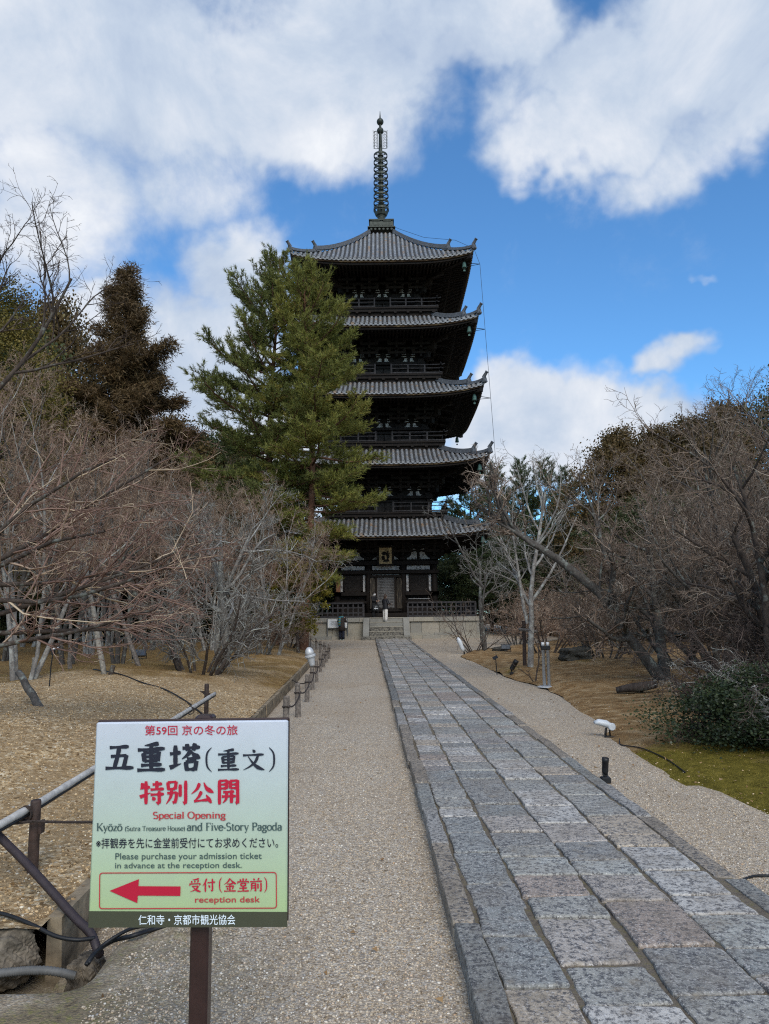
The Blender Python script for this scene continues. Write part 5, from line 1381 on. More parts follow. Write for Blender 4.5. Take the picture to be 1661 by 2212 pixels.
def rock(name, label, c, d, mt, seed, cat='rock', parent=None, group=None):
    g = random.Random(seed); bm = bmesh.new(); bmesh.ops.create_icosphere(bm, subdivisions=5, radius=.5)
    ph = [g.uniform(0, 6) for _ in range(6)]
    for v in bm.verts:
        p = v.co*2; e = 4; l = (abs(p.x)**e+abs(p.y)**e+abs(p.z)**e)**(1/e); p = p/l
        q = 1+.10*math.sin(p.x*3+ph[0])*math.cos(p.y*3.3+ph[1])+.07*math.sin(p.z*5+p.x*4+ph[2])+.04*math.sin(p.y*11+p.z*9+ph[3])+.03*math.sin(p.x*15+ph[4])+.022*math.sin(p.x*27+p.z*19+ph[5])*math.sin(p.y*31+ph[1])+.012*math.sin(p.z*53+p.x*41+ph[0])
        v.co = Vector((p.x*d[0], p.y*d[1], p.z*d[2]))*.5*q
    me = bpy.data.meshes.new(name); bm.to_mesh(me); bm.free(); me.materials.append(mt)
    o = bpy.data.objects.new(name, me); COL.objects.link(o); o.location = c; o.rotation_euler = (g.uniform(-.1, .1), g.uniform(-.1, .1), g.uniform(-.2, .2))
    return tag(o, label, cat, group)
SG = 'rough stones edging the ditch'
for i, (x, d, lab) in enumerate([(-3.55, (.5, .3, .26), 'rough ditch stone leftmost at the edge of the photo'), (-3.0, (.46, .28, .24), 'rough ditch stone left of the squared middle one'), (-2.46, (.56, .28, .24), 'squared grey ditch stone in the middle of the ditch wall'), (-1.98, (.40, .26, .26), 'squared ditch stone beside the end of the drain kerb')]):
    rock('ditch_stone', lab, (x, 3.92, -.07), d, M['stone'], 20+i, 'stone', None, SG)
rock('ditch_stone', 'upright broken stone block at the mouth of the drain', (-1.52, 3.96, -.17), (.14, .18, .16), M['stone'], 31, 'stone')
# ------------------------------------------------------------------ poles and small fittings in the left bed
def pole(label, x0, y0, x1, y1, Y, r, mt='pale_post', dY=.0, name='leaning_pole', group='leaning support poles in the left bed'):
    zb = .42; a = at(x0, y0, Y); a = Vector((a.x, Y, zg(a.x, Y)-.12)); c = at(x1, y1, Y+dY); b = MB(); n = 8
    pts = [a.lerp(c, i/n)+Vector((.006*math.sin(i*2.1), .006*math.cos(i*1.7), 0)) for i in range(n+1)]
    b.tube(pts, [r*(1-.25*i/n) for i in range(n+1)], 10); return tag(b.build(name, M[mt] if isinstance(mt, str) else mt, None, True), label, 'pole', group)
pole('thick bark covered pole leaning left in the sandy bed nearest the notice board', 96, 1592, 40, 1452, 9.2, .055, B_GREY, .4)
pole('long grey pole leaning left beside the short cut stub', 226, 1492, 178, 1180, 13.6, .05, 'pale_post', .8)
pole('brown grey pole leaning left in front of the thick pale trunk', 303, 1477, 215, 1200, 15.5, .05, 'post', .8)
pole('short upright grey stake standing in the moss at far left', 72, 1485, 74, 1420, 13.5, .05, 'pale_post')
pole('dark upright stake between the plant name stake and the thick pale trunk', 150, 1470, 152, 1340, 15, .045, 'post')
b = MB(); p = at(237, 1484, 13.5); p = Vector((p.x, p.y, zg(p.x, p.y))); b.tube([p-Vector((.02, 0, .1)), p+Vector((.05, 0, .16))], [.045, .042], 9)
tag(b.build('cut_stub', B_DARK), 'short cut stub of wood at the foot of the long leaning pole', 'stub')
p = gr(106, 1490, .45); p.z = zg(p.x, p.y)
o = thing('name_stake', 'small dark plant name tag on a thin stake in the left bed', 'name tag', p); b = MB(); b.tube([p-Vector((0, 0, .1)), p+Vector((.01, 0, .30)), p+Vector((.035, 0, .55))], .010, 6); b.build('stake', M['blackpl'], o)
b = MB(); b.beam(p+Vector((.0, -.03, .58)), p+Vector((.16, -.03, .61)), .09, .008, (0, -.6, .8)); b.build('tag_plate', M['blackpl'], o)
b = MB(); b.beam(p+Vector((.03, -.036, .589)), p+Vector((.13, -.036, .608)), .03, .006, (0, -.6, .8)); b.build('tag_print', M['label'], o)
def floodlight(label, p, w, mt, rz=0.0):
    o = thing('floodlight', label, 'floodlight', p); M_ = Matrix.Rotation(rz, 4, 'Z') @ Matrix.Rotation(math.radians(-35), 4, 'X'); c = Vector(p)+Vector((0, 0, w*.45))
    b = MB()
    vs = [M_ @ Vector(q) for q in [(-w*.38, w*.18, -w*.2), (w*.38, w*.18, -w*.2), (w*.38, w*.18, w*.2), (-w*.38, w*.18, w*.2), (-w*.5, -w*.12, -w*.3), (w*.5, -w*.12, -w*.3), (w*.5, -w*.12, w*.3), (-w*.5, -w*.12, w*.3)]]
    b.add([v+c for v in vs], [(3,2,1,0), (4,5,6,7), (0,1,5,4), (1,2,6,5), (2,3,7,6), (3,0,4,7)])
    for i in range(5): b.box(M_ @ Vector((-w*.3+w*.15*i, w*.22, 0))+c, (w*.03, w*.1, w*.34), 0, M_)
    b.build('housing', mt, o)
    b = MB(); b.box(M_ @ Vector((0, -w*.125, 0))+c, (w*.86, w*.015, w*.48), 0, M_); b.build('glass', M['glass'], o)
    b = MB(); Z = Matrix.Rotation(rz, 4, 'Z')
    for s in (-1, 1): b.beam(c+Z @ Vector((s*w*.5, 0, 0)), Vector(p)+Z @ Vector((s*w*.5, 0, .01)), w*.06, w*.1)
    b.beam(Vector(p)+Z @ Vector((-w*.53, 0, .008)), Vector(p)+Z @ Vector((w*.53, 0, .008)), w*.14, .016); b.build('bracket', mt, o)
p = at(301, 1419, 21); p = Vector((p.x, 21, zl(p.x, 21))); floodlight('black floodlight lying in the moss between left bed trunks', p, .36, M['blackpl'], .3)
p = gr(1093, 1409, .05); p.z = zg(p.x, p.y); floodlight('small black floodlight on the moss left of the wooden tree stake', p, .36, M['blackpl'], -.3)
# ------------------------------------------------------------------ right bed fittings
def cyl_spot(label, p, L, r, tilt, az):
    o = thing('spotlight', label, 'spotlight', p, 'black cylinder spotlights'); p = Vector(p)
    b = MB(); b.bbox(p+Vector((0, 0, .025)), (.09, .07, .06), .008); b.tube([p+Vector((0, 0, -.12)), p+Vector((0, 0, .02))], [.006, .016], 6); b.build('base', M['blackpl'], o)
    R_ = Matrix.Rotation(az, 4, 'Z') @ Matrix.Rotation(tilt, 4, 'X'); hgt = .05+.28*L
    b = MB(); b.tube([p+Vector((0, 0, .04)), p+Vector((0, 0, hgt))], .014, 8); b.box(p+Vector((0, 0, hgt)), (.045, .03, .05)); b.build('knuckle', M['blackpl'], o)
    b = MB(); b.lathe(p+Vector((0, 0, hgt)), [(r*.7, -.01), (r*.95, .01), (r, .03), (r, L*.72), (r*1.06, L*.73), (r*1.06, L), (r*.9, L), (r*.88, L-.02)], 16, R_); b.build('barrel', M['blackpl'], o, True)
    b = MB(); b.lathe(p+Vector((0, 0, hgt)), [(r*.86, L-.022), (.002, L-.018)], 16, R_); b.build('lens', M['glass'], o)
    return o
q = gr(1308, 1691, .0); cyl_spot('black cylinder spotlight standing on the gravel near the path edge', q, .14, .030, .10, .6)
p = gr(1105, 1452, .1); p.z = zg(p.x, p.y); cyl_spot('black cylinder spotlight tilted left on its stake left of the tree stake', p, .26, .06, .55, 1.2)
cable('black cable trailing from the spotlight along the path edge', [q+Vector((-.03, -.03, .02)), q+Vector((-.10, -.10, .012)), q+Vector((-.03, -.22, .012))]+[gr(x, y, .012) for x, y in ((1322, 1706), (1338, 1722), (1360, 1738), (1374, 1755), (1392, 1770), (1400, 1786))], .006)
cable('black cable crossing the gravel at the right edge by the pale kerb stone', [gr(x, y, .012) for x, y in ((1560, 1912), (1590, 1906), (1625, 1893), (1661, 1891), (1720, 1895))], .007)
# white floodlight
p = gr(1309, 1592, .0); o = thing('floodlight', 'white floodlight with a round hinge standing on the gravel before the dark shrub', 'floodlight', p)
c = p+Vector((0, 0, .15)); b = MB()
sec = [(-.14, .03, .045, .018), (-.09, .035, .055, .040), (.02, .01, .06, .048), (.07, -.02, .045, .045), (.09, -.03, .03, .03)]
b.loft([[c+Vector((x, math.cos(a)*ry, z+math.sin(a)*rz)) for a in np.linspace(0, 2*math.pi, 13)[:-1]] for x, z, ry, rz in sec]); b.build('housing', M['white'], o, True)
b = MB(); b.lathe(c+Vector((.07, -.04, -.02)), [(.045, -.02), (.05, 0), (.04, .02)], 14, Matrix.Rotation(math.pi/2, 4, 'X')); b.build('hinge', M['white'], o)
b = MB(); b.tube([c+Vector((.05, 0, -.05)), p+Vector((.06, .02, .0))], .010, 6); b.tube([c+Vector((.0, 0, -.04)), p+Vector((-.03, -.03, .0))], .008, 6); b.tube([c+Vector((.02, .03, -.04)), p+Vector((.02, .07, 0))], .008, 6); b.build('stand', M['blackpl'], o)
cable('black cable from the white floodlight into the mossy bed', [p+Vector((.05, .0, .012)), p+Vector((-.02, -.06, .012)), p+Vector((.12, -.14, .012))]+[Vector((v.x, v.y, zg(v.x, v.y)+.012)) for v in [gr(x, y, .04) for x, y in ((1340, 1602), (1375, 1612), (1400, 1622), (1440, 1640), (1480, 1668))]], .007)
# wrapped lamp by the fan shrub
p = gr(1004, 1410, .05); p.z = zg(p.x, p.y); o = thing('wrapped_lamp', 'lamp wrapped in white plastic at the foot of the fan shaped shrub', 'lamp', p)
b = MB(); b.loft([[p+Vector((-.02-.35*z+math.cos(a)*r*(1+.15*math.sin(3*a+z*9)), math.sin(a)*r, z)) for a in np.linspace(0, 2*math.pi, 11)[:-1]] for z, r in ((.10, .05), (.2, .085), (.33, .08), (.46, .10), (.58, .07), (.64, .02))]); b.build('wrapping', M['white'], o, True)
b = MB(); b.tube([p-Vector((0, 0, .08)), p+Vector((-.04, 0, .14))], .03, 8); b.build('foot', M['blackpl'], o)
# thin label stake, tree stake, ashtray, rock, log
p = gr(1074, 1453, .05); p.z = zg(p.x, p.y); o = thing('name_stake', 'thin dark name tag stake at the gravel edge left of the black spotlight', 'name tag', p)
b = MB(); b.tube([p-Vector((0, 0, .1)), p+Vector((-.03, 0, .42))], .012, 6); b.build('stake', M['blackpl'], o); b = MB(); b.beam(p+Vector((-.10, -.01, .40)), p+Vector((.02, -.01, .46)), .10, .012, (0, -.6, .8)); b.build('tag_plate', M['blackpl'], o)
p = gpos(1122.5, 20.0); P_ = Vector(p); o = thing('tree_stake', 'brown wooden stake with a short crosspiece tied to the slender pale tree', 'stake', P_)
b = MB(); b.tube([P_-Vector((0, 0, .1)), P_+Vector((.02, 0, 1.2))], [.055, .05], 10); b.build('upright', M['postbrown'], o); b = MB(); b.tube([P_+Vector((-.12, -.06, .98)), P_+Vector((.26, -.5, .92))], .042, 9); b.build('crosspiece', M['post'], o)
b = MB(); b.tube([P_+Vector((.0+math.cos(a)*.07, -.02+math.sin(a)*.07, .96+.02*a/3)) for a in np.linspace(0, 12, 26)], .009, 4); b.build('binding', M['rope'], o)
p = gr(1181, 1476, .06); p.z = zg(p.x, p.y)+.005; o = thing('ashtray_stand', 'stainless steel twin pole ashtray stand on a round base beside the gravel', 'ashtray', p); P_ = Vector(p)
b = MB(); b.lathe(P_, [(.20, 0), (.20, .012), (.17, .022)], 28); b.build('base_plate', M['silver'], o)
for dx_ in (-.052, .052):
    b = MB(); b.lathe(P_+Vector((dx_, 0, .02)), [(.034, 0), (.034, .84), (.036, .84), (.036, .93)], 18); b.build('pole', M['silver'], o, True)
b = MB(); b.bbox(P_+Vector((0, -.01, .83)), (.20, .11, .085), .012); b.build('ash_box', M['blackpl'], o)
p = gpos(1233, 21.3); rock('mossy_rock', 'low dark rock with a mossy top beside the twiggy bush', (p[0], p[1], p[2]+.12), (.85, .6, .42), M['darkstone'], 41)
p = gr(1368, 1495, .1); p.z = zg(p.x, p.y); o = thing('cut_log', 'dark rotting log lying by the leaning lichened trunk', 'log', p); b = MB()
b.tube([p+Vector((-.28, .1, .05)), p+Vector((-.05, .0, .10)), p+Vector((.2, -.05, .13)), p+Vector((.42, 0, .16))], [.055, .08, .085, .07], 9); b.tube([p+Vector((-.1, .1, .06)), p+Vector((.2, .06, .06))], [.04, .05], 7); tag(b.build('log_body', B_DARK, o, True))
p = gr(1063, 1408, .05); rock('mossy_rock', 'small flat rock on the mound behind the fan shaped shrub', (p.x+.3, p.y, zg(p.x, p.y)+.05), (.55, .35, .22), M['darkstone'], 42)
# sapling in front of the ashtray
SP = bare('sapling', 99, [((0, 0, -.05), (.25, 0, 1), .95, .014), ((0, .0, -.05), (.55, .1, 1), .8, .012), ((0, 0, -.05), (-.1, .1, 1), .6, .010)], dict(P_BUSH, nch=(4, 3, 3)), B_DARK, TW_DARK, 1)
place('bare_sapling', 'tiny dark sapling at the gravel edge left of the steel ashtray', 'sapling', SP, gpos(1143, 17.2), 0, 1.3)
# information board before the podium
p = Vector((X_(730, 46.8)-.02, 45.9, 0)); o = thing('information_board', 'white information board in a grey steel frame before the stone podium', 'information board', p)
b = MB()
for s in (-1, 1): b.beam(p+Vector((s*.62, 0, -.1)), p+Vector((s*.62, 0, 1.28)), .05, .05, (0, 1, 0))
for z in (.70, 1.27): b.beam(p+Vector((-.62, 0, z)), p+Vector((.62, 0, z)), .05, .04)
b.build('frame', plain('grey_steel', (.085, .09, .095), .5, .1, 9), o)
b = MB(); b.beam(p+Vector((-.59, -.01, .985)), p+Vector((.59, -.01, .985)), .02, .52); pn = b.build('panel', M['label'], o)
b = MB(); b.beam(p+Vector((-.5, -.022, .985)), p+Vector((.5, -.022, .985)), .008, .42); b.build('sheet', M['white'], pn)
b = MB(); g = random.Random(4)
for i in range(9): b.beam(p+Vector((-.42, -.0275, 1.14-i*.032)), p+Vector((-.42+g.uniform(.5, .84), -.0275, 1.14-i*.032)), .002, .009)
b.build('print_lines', M['rail'], pn)
# small direction stand on the podium
p = Vector((-.60, 46.30, PT)); o = thing('direction_stand', 'small black direction sign with a white arrow on a stand between the two women', 'sign stand', p)
b = MB()
for s in (-1, 1): b.beam(p+Vector((s*.14, 0, 0)), p+Vector((s*.10, 0, .92)), .025, .025, (0, 1, 0)); b.beam(p+Vector((s*.12, .18, 0)), p+Vector((s*.06, .02, .9)), .02, .02, (0, 1, 0))
b.build('legs', M['blackpl'], o)
b = MB(); b.beam(p+Vector((-.19, -.03, .62)), p+Vector((.19, -.03, .62)), .015, .36); pn = b.build('board', M['blackpl'], o)
b = MB(); f0 = lambda a, z: p+Vector((a, -.0385, .56+z)); f1 = lambda a, z: p+Vector((a, -.042, .56+z)); b.prism([(-.13, 0), (-.03, .06), (-.03, .025), (.12, .025), (.12, -.025), (-.03, -.025), (-.03, -.06)], f0, f1)
for i in range(4): b.prism([(-.07+.04*i, .12), (-.045+.04*i, .12), (-.045+.04*i, .15), (-.07+.04*i, .15)], f0, f1)
b.build('arrow', M['white'], pn)

# ------------------------------------------------------------------ notice board in the foreground
SY = 2.25
tl, trr, bl, br_ = at(203, 1561, SY), at(622.5, 1557, SY), at(193.5, 2002, SY), at(618, 2003, SY)
ox = (tl+trr+bl+br_)/4; W_ = ((trr-tl).length+(br_-bl).length)/2; H_ = ((tl-bl).length+(trr-br_).length)/2
sign = thing('notice_board', 'white and pale green notice board with red and black Japanese writing on a brown post', 'notice board', (ox.x, SY, 0)); 
ux = ((trr-tl)+(br_-bl)).normalized(); uz = ((tl-bl)+(trr-br_)).normalized(); un = ux.cross(uz).normalized()
if un.y > 0: un = -un
def sp(cx, cy, d=0.0):
    """point on the face from the board's own print layout (1530 x 1620 units)"""
    t = (cy-75)/1620; L = 73-36*t; Wd = 1531+23*t
    return ox + ux*((cx-L)/Wd-.5)*W_ + uz*(.5-t)*H_ + un*d
def f_sign(N):
    s = N.node('ShaderNodeSeparateXYZ'); N.put(s.inputs[0], N.co); z0, z1 = ox.z-H_/2, ox.z+H_/2
    t = N.mapr(s.outputs[2], z0, z1)
    c = N.ramp(t, [(0.0, (.335, .455, .21)), (.10, (.35, .46, .235)), (.30, (.375, .475, .32)), (.55, (.41, .49, .43)), (.8, (.45, .51, .53)), (1.0, (.50, .535, .60))])
    N.put(N.b.inputs['Base Color'], N.mix(N.mapr(N.noise(N.co, 6, 7, .7), .42, .72, 0, .22), c, (.30, .31, .28)))
b = MB(); b.bbox(ox-un*.011, (W_, .018, H_), .004); board = b.build('board', mat('printed_board_face', f_sign, .45, .4), sign)
b = MB(); b.bbox(ox-un*.027+uz*.004, (W_+.004, .012, H_+.002), .003); b.build('back_frame', M['signbrown'], sign)
b = MB(); pc = sp(880, 1700); b.bbox((pc.x, SY+.062, (ox.z+H_/2+.012-.35)/2), (.054, .054, ox.z+H_/2+.012+.35), .006); post_ = b.build('post', M['signbrown'], sign)
b = MB(); b.prism([(38, 1572), (1593, 1584), (1590, 1697), (37, 1697)], lambda x, y: sp(x, y, -.0015), lambda x, y: sp(x, y, .0006)); b.build('foot_band', plain('olive_print', (.055, .058, .036), .45, .08, 9), board)
INK_R, INK_K, INK_G, INK_W, INK_R2 = plain('red_ink', (.42, .010, .035), .5, .03, 5), plain('black_ink', (.016, .018, .030), .5, .05, 5), plain('grey_green_ink', (.050, .085, .082), .5, .05, 5), plain('white_ink', (.66, .74, .80), .5, .03, 5), plain('soft_red_ink', (.40, .040, .045), .5, .03, 5)
class Ink:
    def __init__(s): s.mb = MB(); s.k = 0
    def d(s): s.k += 1; return .0007+.00004*(s.k % 18)
    def poly(s, pts, dd=None):
        dd = s.d() if dd is None else dd; s.mb.add([sp(x, y, dd) for x, y in pts], [tuple(range(len(pts)))])
    def strip(s, pts, ws):
        dd = s.d(); L = []; R = []; n = len(pts)
        for i in range(n):
            a, c = pts[max(0, i-1)], pts[min(n-1, i+1)]; tx, ty = c[0]-a[0], c[1]-a[1]; l = math.hypot(tx, ty) or 1e-6
            nx, ny = -ty/l*ws[i], tx/l*ws[i]; L.append((pts[i][0]+nx, pts[i][1]+ny)); R.append((pts[i][0]-nx, pts[i][1]-ny))
        vs = [sp(x, y, dd) for x, y in L+R]; s.mb.add(vs, [(i, i+1, n+i+1, n+i) for i in range(n-1)])
    def text(s, body, x0, x1, y0, y1, bold=0.0):
        cu = bpy.data.curves.new('lettering', 'FONT'); cu.body = body; cu.size = 1.0; cu.offset = bold; cu.resolution_u = 4
        ob = bpy.data.objects.new('lettering', cu); COL.objects.link(ob); dg = bpy.context.evaluated_depsgraph_get(); dg.update()
        me = bpy.data.meshes.new_from_object(ob.evaluated_get(dg)); vs = [v.co.copy() for v in me.vertices]; fs = [tuple(p.vertices) for p in me.polygons]
        bpy.data.objects.remove(ob); bpy.data.curves.remove(cu); bpy.data.meshes.remove(me)
        if not vs: return
        ax, bx = min(v.x for v in vs), max(v.x for v in vs); ay, by = min(v.y for v in vs), max(v.y for v in vs); dd = s.d()
        s.mb.add([sp(x0+(v.x-ax)/(bx-ax)*(x1-x0), y1-(v.y-ay)/(by-ay)*(y1-y0), dd) for v in vs], fs)
    def done(s, name, m):
        o = s.mb.build(name, m, board); return o
def smooth_line(P, n=7):
    if len(P) == 2: return [(P[0][0]+(P[1][0]-P[0][0])*i/n, P[0][1]+(P[1][1]-P[0][1])*i/n) for i in range(n+1)]
    out = []
    for i in range(len(P)-1):
        p0, p1, p2, p3 = [P[max(0, min(len(P)-1, j))] for j in (i-1, i, i+1, i+2)]
        for j in range(n):
            t = j/n; out.append(tuple(.5*(2*p1[a]+(p2[a]-p0[a])*t+(2*p0[a]-5*p1[a]+4*p2[a]-p3[a])*t*t+(3*p1[a]-p0[a]-3*p2[a]+p3[a])*t**3) for a in (0, 1)))
    return out+[P[-1]]
def interp(ws, n): return [float(np.interp(i/(n-1), np.linspace(0, 1, len(ws)), ws)) for i in range(n)]
WID = dict(h=[3.8, 2.9, 2.5, 2.7, 3.6, 4.6, 2.2], s=[3.2, 4.8, 4.2, 4.2, 4.6, 3.4], p=[3.4, 4.6, 4.0, 3.0, 1.8, .6], n=[1.2, 2.2, 3.4, 5.0, 6.2, 4.0, .5], d=[1.0, 3.0, 5.0, 4.6, 2.0], t=[4.6, 4.2, 3.0, 1.8, .6], z=[3.6, 2.8, 3.0], v=[4.2, 4.2, 4.4])
KAI = {
 '五': 'h18,14,80,10|s49,14,44,44,34,86|z22,46,73,42|v73,41,64,86|h5,89,96,87', '重': 'p74,5,52,9,28,12|h6,27,94,22|s24,37,28,66|z24,37,75,33|v75,32,71,64|h27,50,73,47|h28,64,72,61|s50,9,50,92|h17,78,84,75|h5,94,95,92',
 '塔': 'h3,39,37,34|s20,10,20,78|t2,86,38,72|h42,20,97,16|s56,5,58,29|s81,3,76,28|p69,26,58,42,40,57|n69,30,80,44,98,54|h56,56,82,54|s52,66,56,96|z52,67,86,64|v86,63,81,95|h55,92,82,91', '文': 'd47,3,57,16|h6,29,94,25|p70,28,58,58,34,80,7,95|n28,34,48,64,70,84,97,95',
 '特': 'p14,12,11,26,5,38|h9,32,43,28|t3,67,45,50|s27,5,27,95|h53,18,91,15|s70,4,70,37|h45,38,98,35|h45,58,98,55|s79,44,80,92|t80,93,66,86|d53,66,62,80', '別': 's10,9,14,39|z10,10,47,7|v47,6,43,36|h13,36,44,34|z8,52,49,49|v49,48,46,74,40,91|t40,91,30,84|p27,40,22,68,3,95|s64,18,64,66|s88,3,88,93|t88,94,75,85',
 '公': 'p39,9,28,34,5,55|n57,6,70,32,98,50|p47,44,36,66,18,84|h16,86,80,79|d66,58,88,94', '開': 's8,5,8,97|z8,7,43,5|v43,4,41,37|h10,21,41,20|h10,36,41,35|s58,5,59,36|z58,7,92,5|v92,4,92,93|t92,94,80,87|h59,21,91,20|h59,35,91,34|h25,50,76,48|h19,67,83,65|p42,50,38,76,23,92|s63,50,63,92',
 '受': 'p80,4,56,10,28,12|d18,20,27,33|d44,17,51,31|p79,16,64,33|p10,38,9,46,5,56|z10,42,92,39|t92,39,82,54|z24,59,76,56|p76,56,54,80,10,97|n32,62,60,84,97,97', '付': 'p34,4,22,32,3,56|s24,32,24,97|h40,33,98,28|s76,5,77,90|t77,92,62,82|d48,48,59,68',
 '金': 'p50,3,32,28,3,47|n50,5,70,28,98,44|h28,43,71,41|h17,59,82,57|s49,43,49,90|d26,66,35,83|p75,64,64,83|h5,93,96,91', '堂': 's50,3,50,22|d24,8,33,21|p78,6,66,21|p10,25,9,32,5,41|z10,28,94,25|t94,25,84,39|s31,38,35,58|z31,39,71,37|v71,36,67,57|h35,56,67,55|h20,73,81,71|s50,58,50,92|h5,94,96,92',
 '前': 'd28,4,38,17|p73,2,60,18|h3,27,97,23|p14,38,14,70,7,95|z14,39,46,37|v46,36,46,92|t46,93,35,86|h15,55,45,54|h15,71,45,70|s64,40,64,75|s88,33,88,93|t88,94,75,85', '（': 'k86,0,58,26,58,74,86,100', '）': 'k14,0,42,26,42,74,14,100'}
def kai(ink, ch, x0, x1, y0, y1, wk=1.0):
    for q in KAI[ch].split('|'):
        typ = q[0]; c = [float(a) for a in q[1:].split(',')]; P = smooth_line(list(zip(c[0::2], c[1::2])), 8)
        ws = interp([.8, 3.2, 4.0, 3.2, .8] if typ == 'k' else WID[typ], len(P)); sx, sy = (x1-x0)/100, (y1-y0)/100; sw = (sx+sy)/2 if typ != 'k' else sy*.75
        ink.strip([(x0+a*sx, y0+b_*sy) for a, b_ in P], [w*sw*wk for w in ws])
# serif latin from stems and arcs: S stem, A arc (cx,cy,rx,ry,a0,a1), L line (x0,y0,x1,y1,w)
SER = {'S': (.64, 'A.31,.74,.23,.25,35,268;A.31,.25,.25,.26,92,-148'), 'p': (.66, 'S.13,-.28,.66;A.34,.33,.23,.33,140,-140'), 'e': (.58, 'A.29,.33,.25,.33,0,325;L.05,.37,.53,.37,.035'), 'c': (.54, 'A.29,.33,.25,.33,48,315'), 'i': (.32, 'S.15,0,.66;D.15,.88'),
 'a': (.58, 'A.25,.18,.19,.18,40,320;S.44,0,.46;A.27,.45,.18,.20,0,155'), 'l': (.32, 'S.15,0,1'), 'O': (.86, 'A.42,.5,.36,.5,0,360'), 'n': (.70, 'S.13,0,.66;A.34,.42,.20,.23,0,150;S.54,0,.42'), 'g': (.58, 'A.27,.43,.19,.22,0,360;A.27,-.12,.23,.16,0,360;L.15,.22,.17,.04,.03;L.42,.60,.56,.64,.04'),
 'K': (.82, 'S.16,0,1;L.70,.98,.22,.42,.032;L.34,.56,.74,.02,.07;L.60,.98,.82,.98,.025;L.62,.015,.86,.015,.025'), 'y': (.62, 'L.10,.64,.33,.02,.065;L.54,.64,.24,-.24,.032;L.02,.645,.22,.645,.022;L.44,.645,.62,.645,.022;D.19,-.24'), 'o': (.62, 'A.31,.33,.26,.33,0,360'), 'ō': (.62, 'A.31,.33,.26,.33,0,360;L.10,.86,.52,.86,.032'),
 'z': (.54, 'L.06,.63,.48,.63,.03;L.44,.62,.10,.04,.06;L.06,.03,.50,.03,.03'), 'u': (.70, 'S.14,.22,.66;A.34,.22,.20,.21,180,360;S.54,0,.66'), 't': (.40, 'L.17,.84,.17,.12,.06;L.02,.64,.36,.64,.025;A.29,.12,.12,.11,180,300'), 'r': (.50, 'S.14,0,.66;A.34,.44,.17,.20,45,150'), 'T': (.80, 'S.40,0,.98;L.04,.975,.76,.975,.03;L.05,.97,.05,.78,.022;L.75,.97,.75,.78,.022'),
 's': (.50, 'A.24,.49,.17,.16,30,265;A.24,.17,.19,.17,95,-150'), 'H': (.84, 'S.16,0,1;S.68,0,1;L.16,.5,.68,.5,.03'), 'd': (.66, 'A.29,.33,.23,.33,48,312;S.50,0,1'), 'F': (.66, 'S.16,0,1;L.16,.975,.62,.975,.03;L.16,.52,.46,.52,.03;L.61,.97,.61,.76,.022'), 'v': (.60, 'L.10,.64,.31,.02,.062;L.52,.64,.33,.02,.03;L.02,.645,.22,.645,.022;L.42,.645,.60,.645,.022'),
 '-': (.34, 'L.04,.32,.30,.32,.04'), 'P': (.68, 'S.16,0,1;A.36,.73,.25,.25,120,-120'), '(': (.34, 'A.42,.36,.30,.62,125,235'), ')': (.34, 'A-.08,.36,.30,.62,-55,55'), ' ': (.34, '')}
def serif(ink, body, x0, x1, ytop, ybase):
    tot = sum(SER[c][0] for c in body); k = (x1-x0)/tot; h = ybase-ytop; cx = x0
    for ch in body:
        adv, defs = SER[ch]
        def T(p): return (cx+p[0]*k, ybase-p[1]*h)
        for q in defs.split(';'):
            if not q: continue
            v = [float(a) for a in q[1:].split(',')]
            if q[0] == 'S':
                x, a, c = v; w = .08
                ink.poly([T((x-w, a)), T((x+w, a)), T((x+w, c)), T((x-w, c))])
                for yy, up in ((a, 1), (c, -1)): ink.poly([T((x-.15, yy)), T((x+.15, yy)), T((x+.15, yy+.035*up)), T((x-.15, yy+.035*up))])
            elif q[0] == 'L': ink.strip([T(v[:2]), T(v[2:4])], [v[4]*k*1.15]*2)
            elif q[0] == 'D': ink.poly([T((v[0]+.075*math.cos(a), v[1]+.085*math.sin(a))) for a in np.linspace(0, 6.283, 11)[:-1]])
            elif q[0] == 'A':
                ex, ey, rx, ry, a0, a1 = v; A_ = np.radians(np.linspace(a0, a1, 20)); ink.strip([T((ex+rx*math.cos(a), ey+ry*math.sin(a))) for a in A_], [(.036+.046*abs(math.cos(a)))*k for a in A_])
        cx += adv*k
ink = Ink(); ink.text('第59回 京の冬の旅', 470, 1210, 103, 185, .006); ink.done('lettering', INK_R); ink = Ink()
for ch, x0, x1, y0, y1 in (('特', 428, 628, 545, 748), ('別', 636, 818, 545, 748), ('公', 832, 1022, 555, 742), ('開', 1050, 1222, 540, 748)): kai(ink, ch, x0, x1, y0, y1, 1.6)
ink.done('lettering', INK_R); ink = Ink()
for ch, x0, x1, y0, y1 in (('受', 822, 920, 1318, 1428), ('付', 926, 1032, 1318, 1428), ('（', 1030, 1090, 1312, 1432), ('金', 1094, 1196, 1318, 1428), ('堂', 1198, 1298, 1318, 1428), ('前', 1300, 1400, 1318, 1428), ('）', 1405, 1465, 1312, 1432)): kai(ink, ch, x0, x1, y0, y1, 1.3)
ink.done('lettering', INK_R)
ink = Ink()
ink.poly([(200, 1415), (430, 1325), (426, 1380), (757, 1383), (755, 1456), (422, 1452), (418, 1510)])
ink.done('arrow', INK_R)
ink = Ink(); serif(ink, 'Special Opening', 537, 1113, 800, 852); ink.done('lettering', INK_R2); ink = Ink(); ink.text('reception desk', 870, 1380, 1462, 1522, .012)
ink.done('lettering', INK_R2); ink = Ink()
ri = []; 
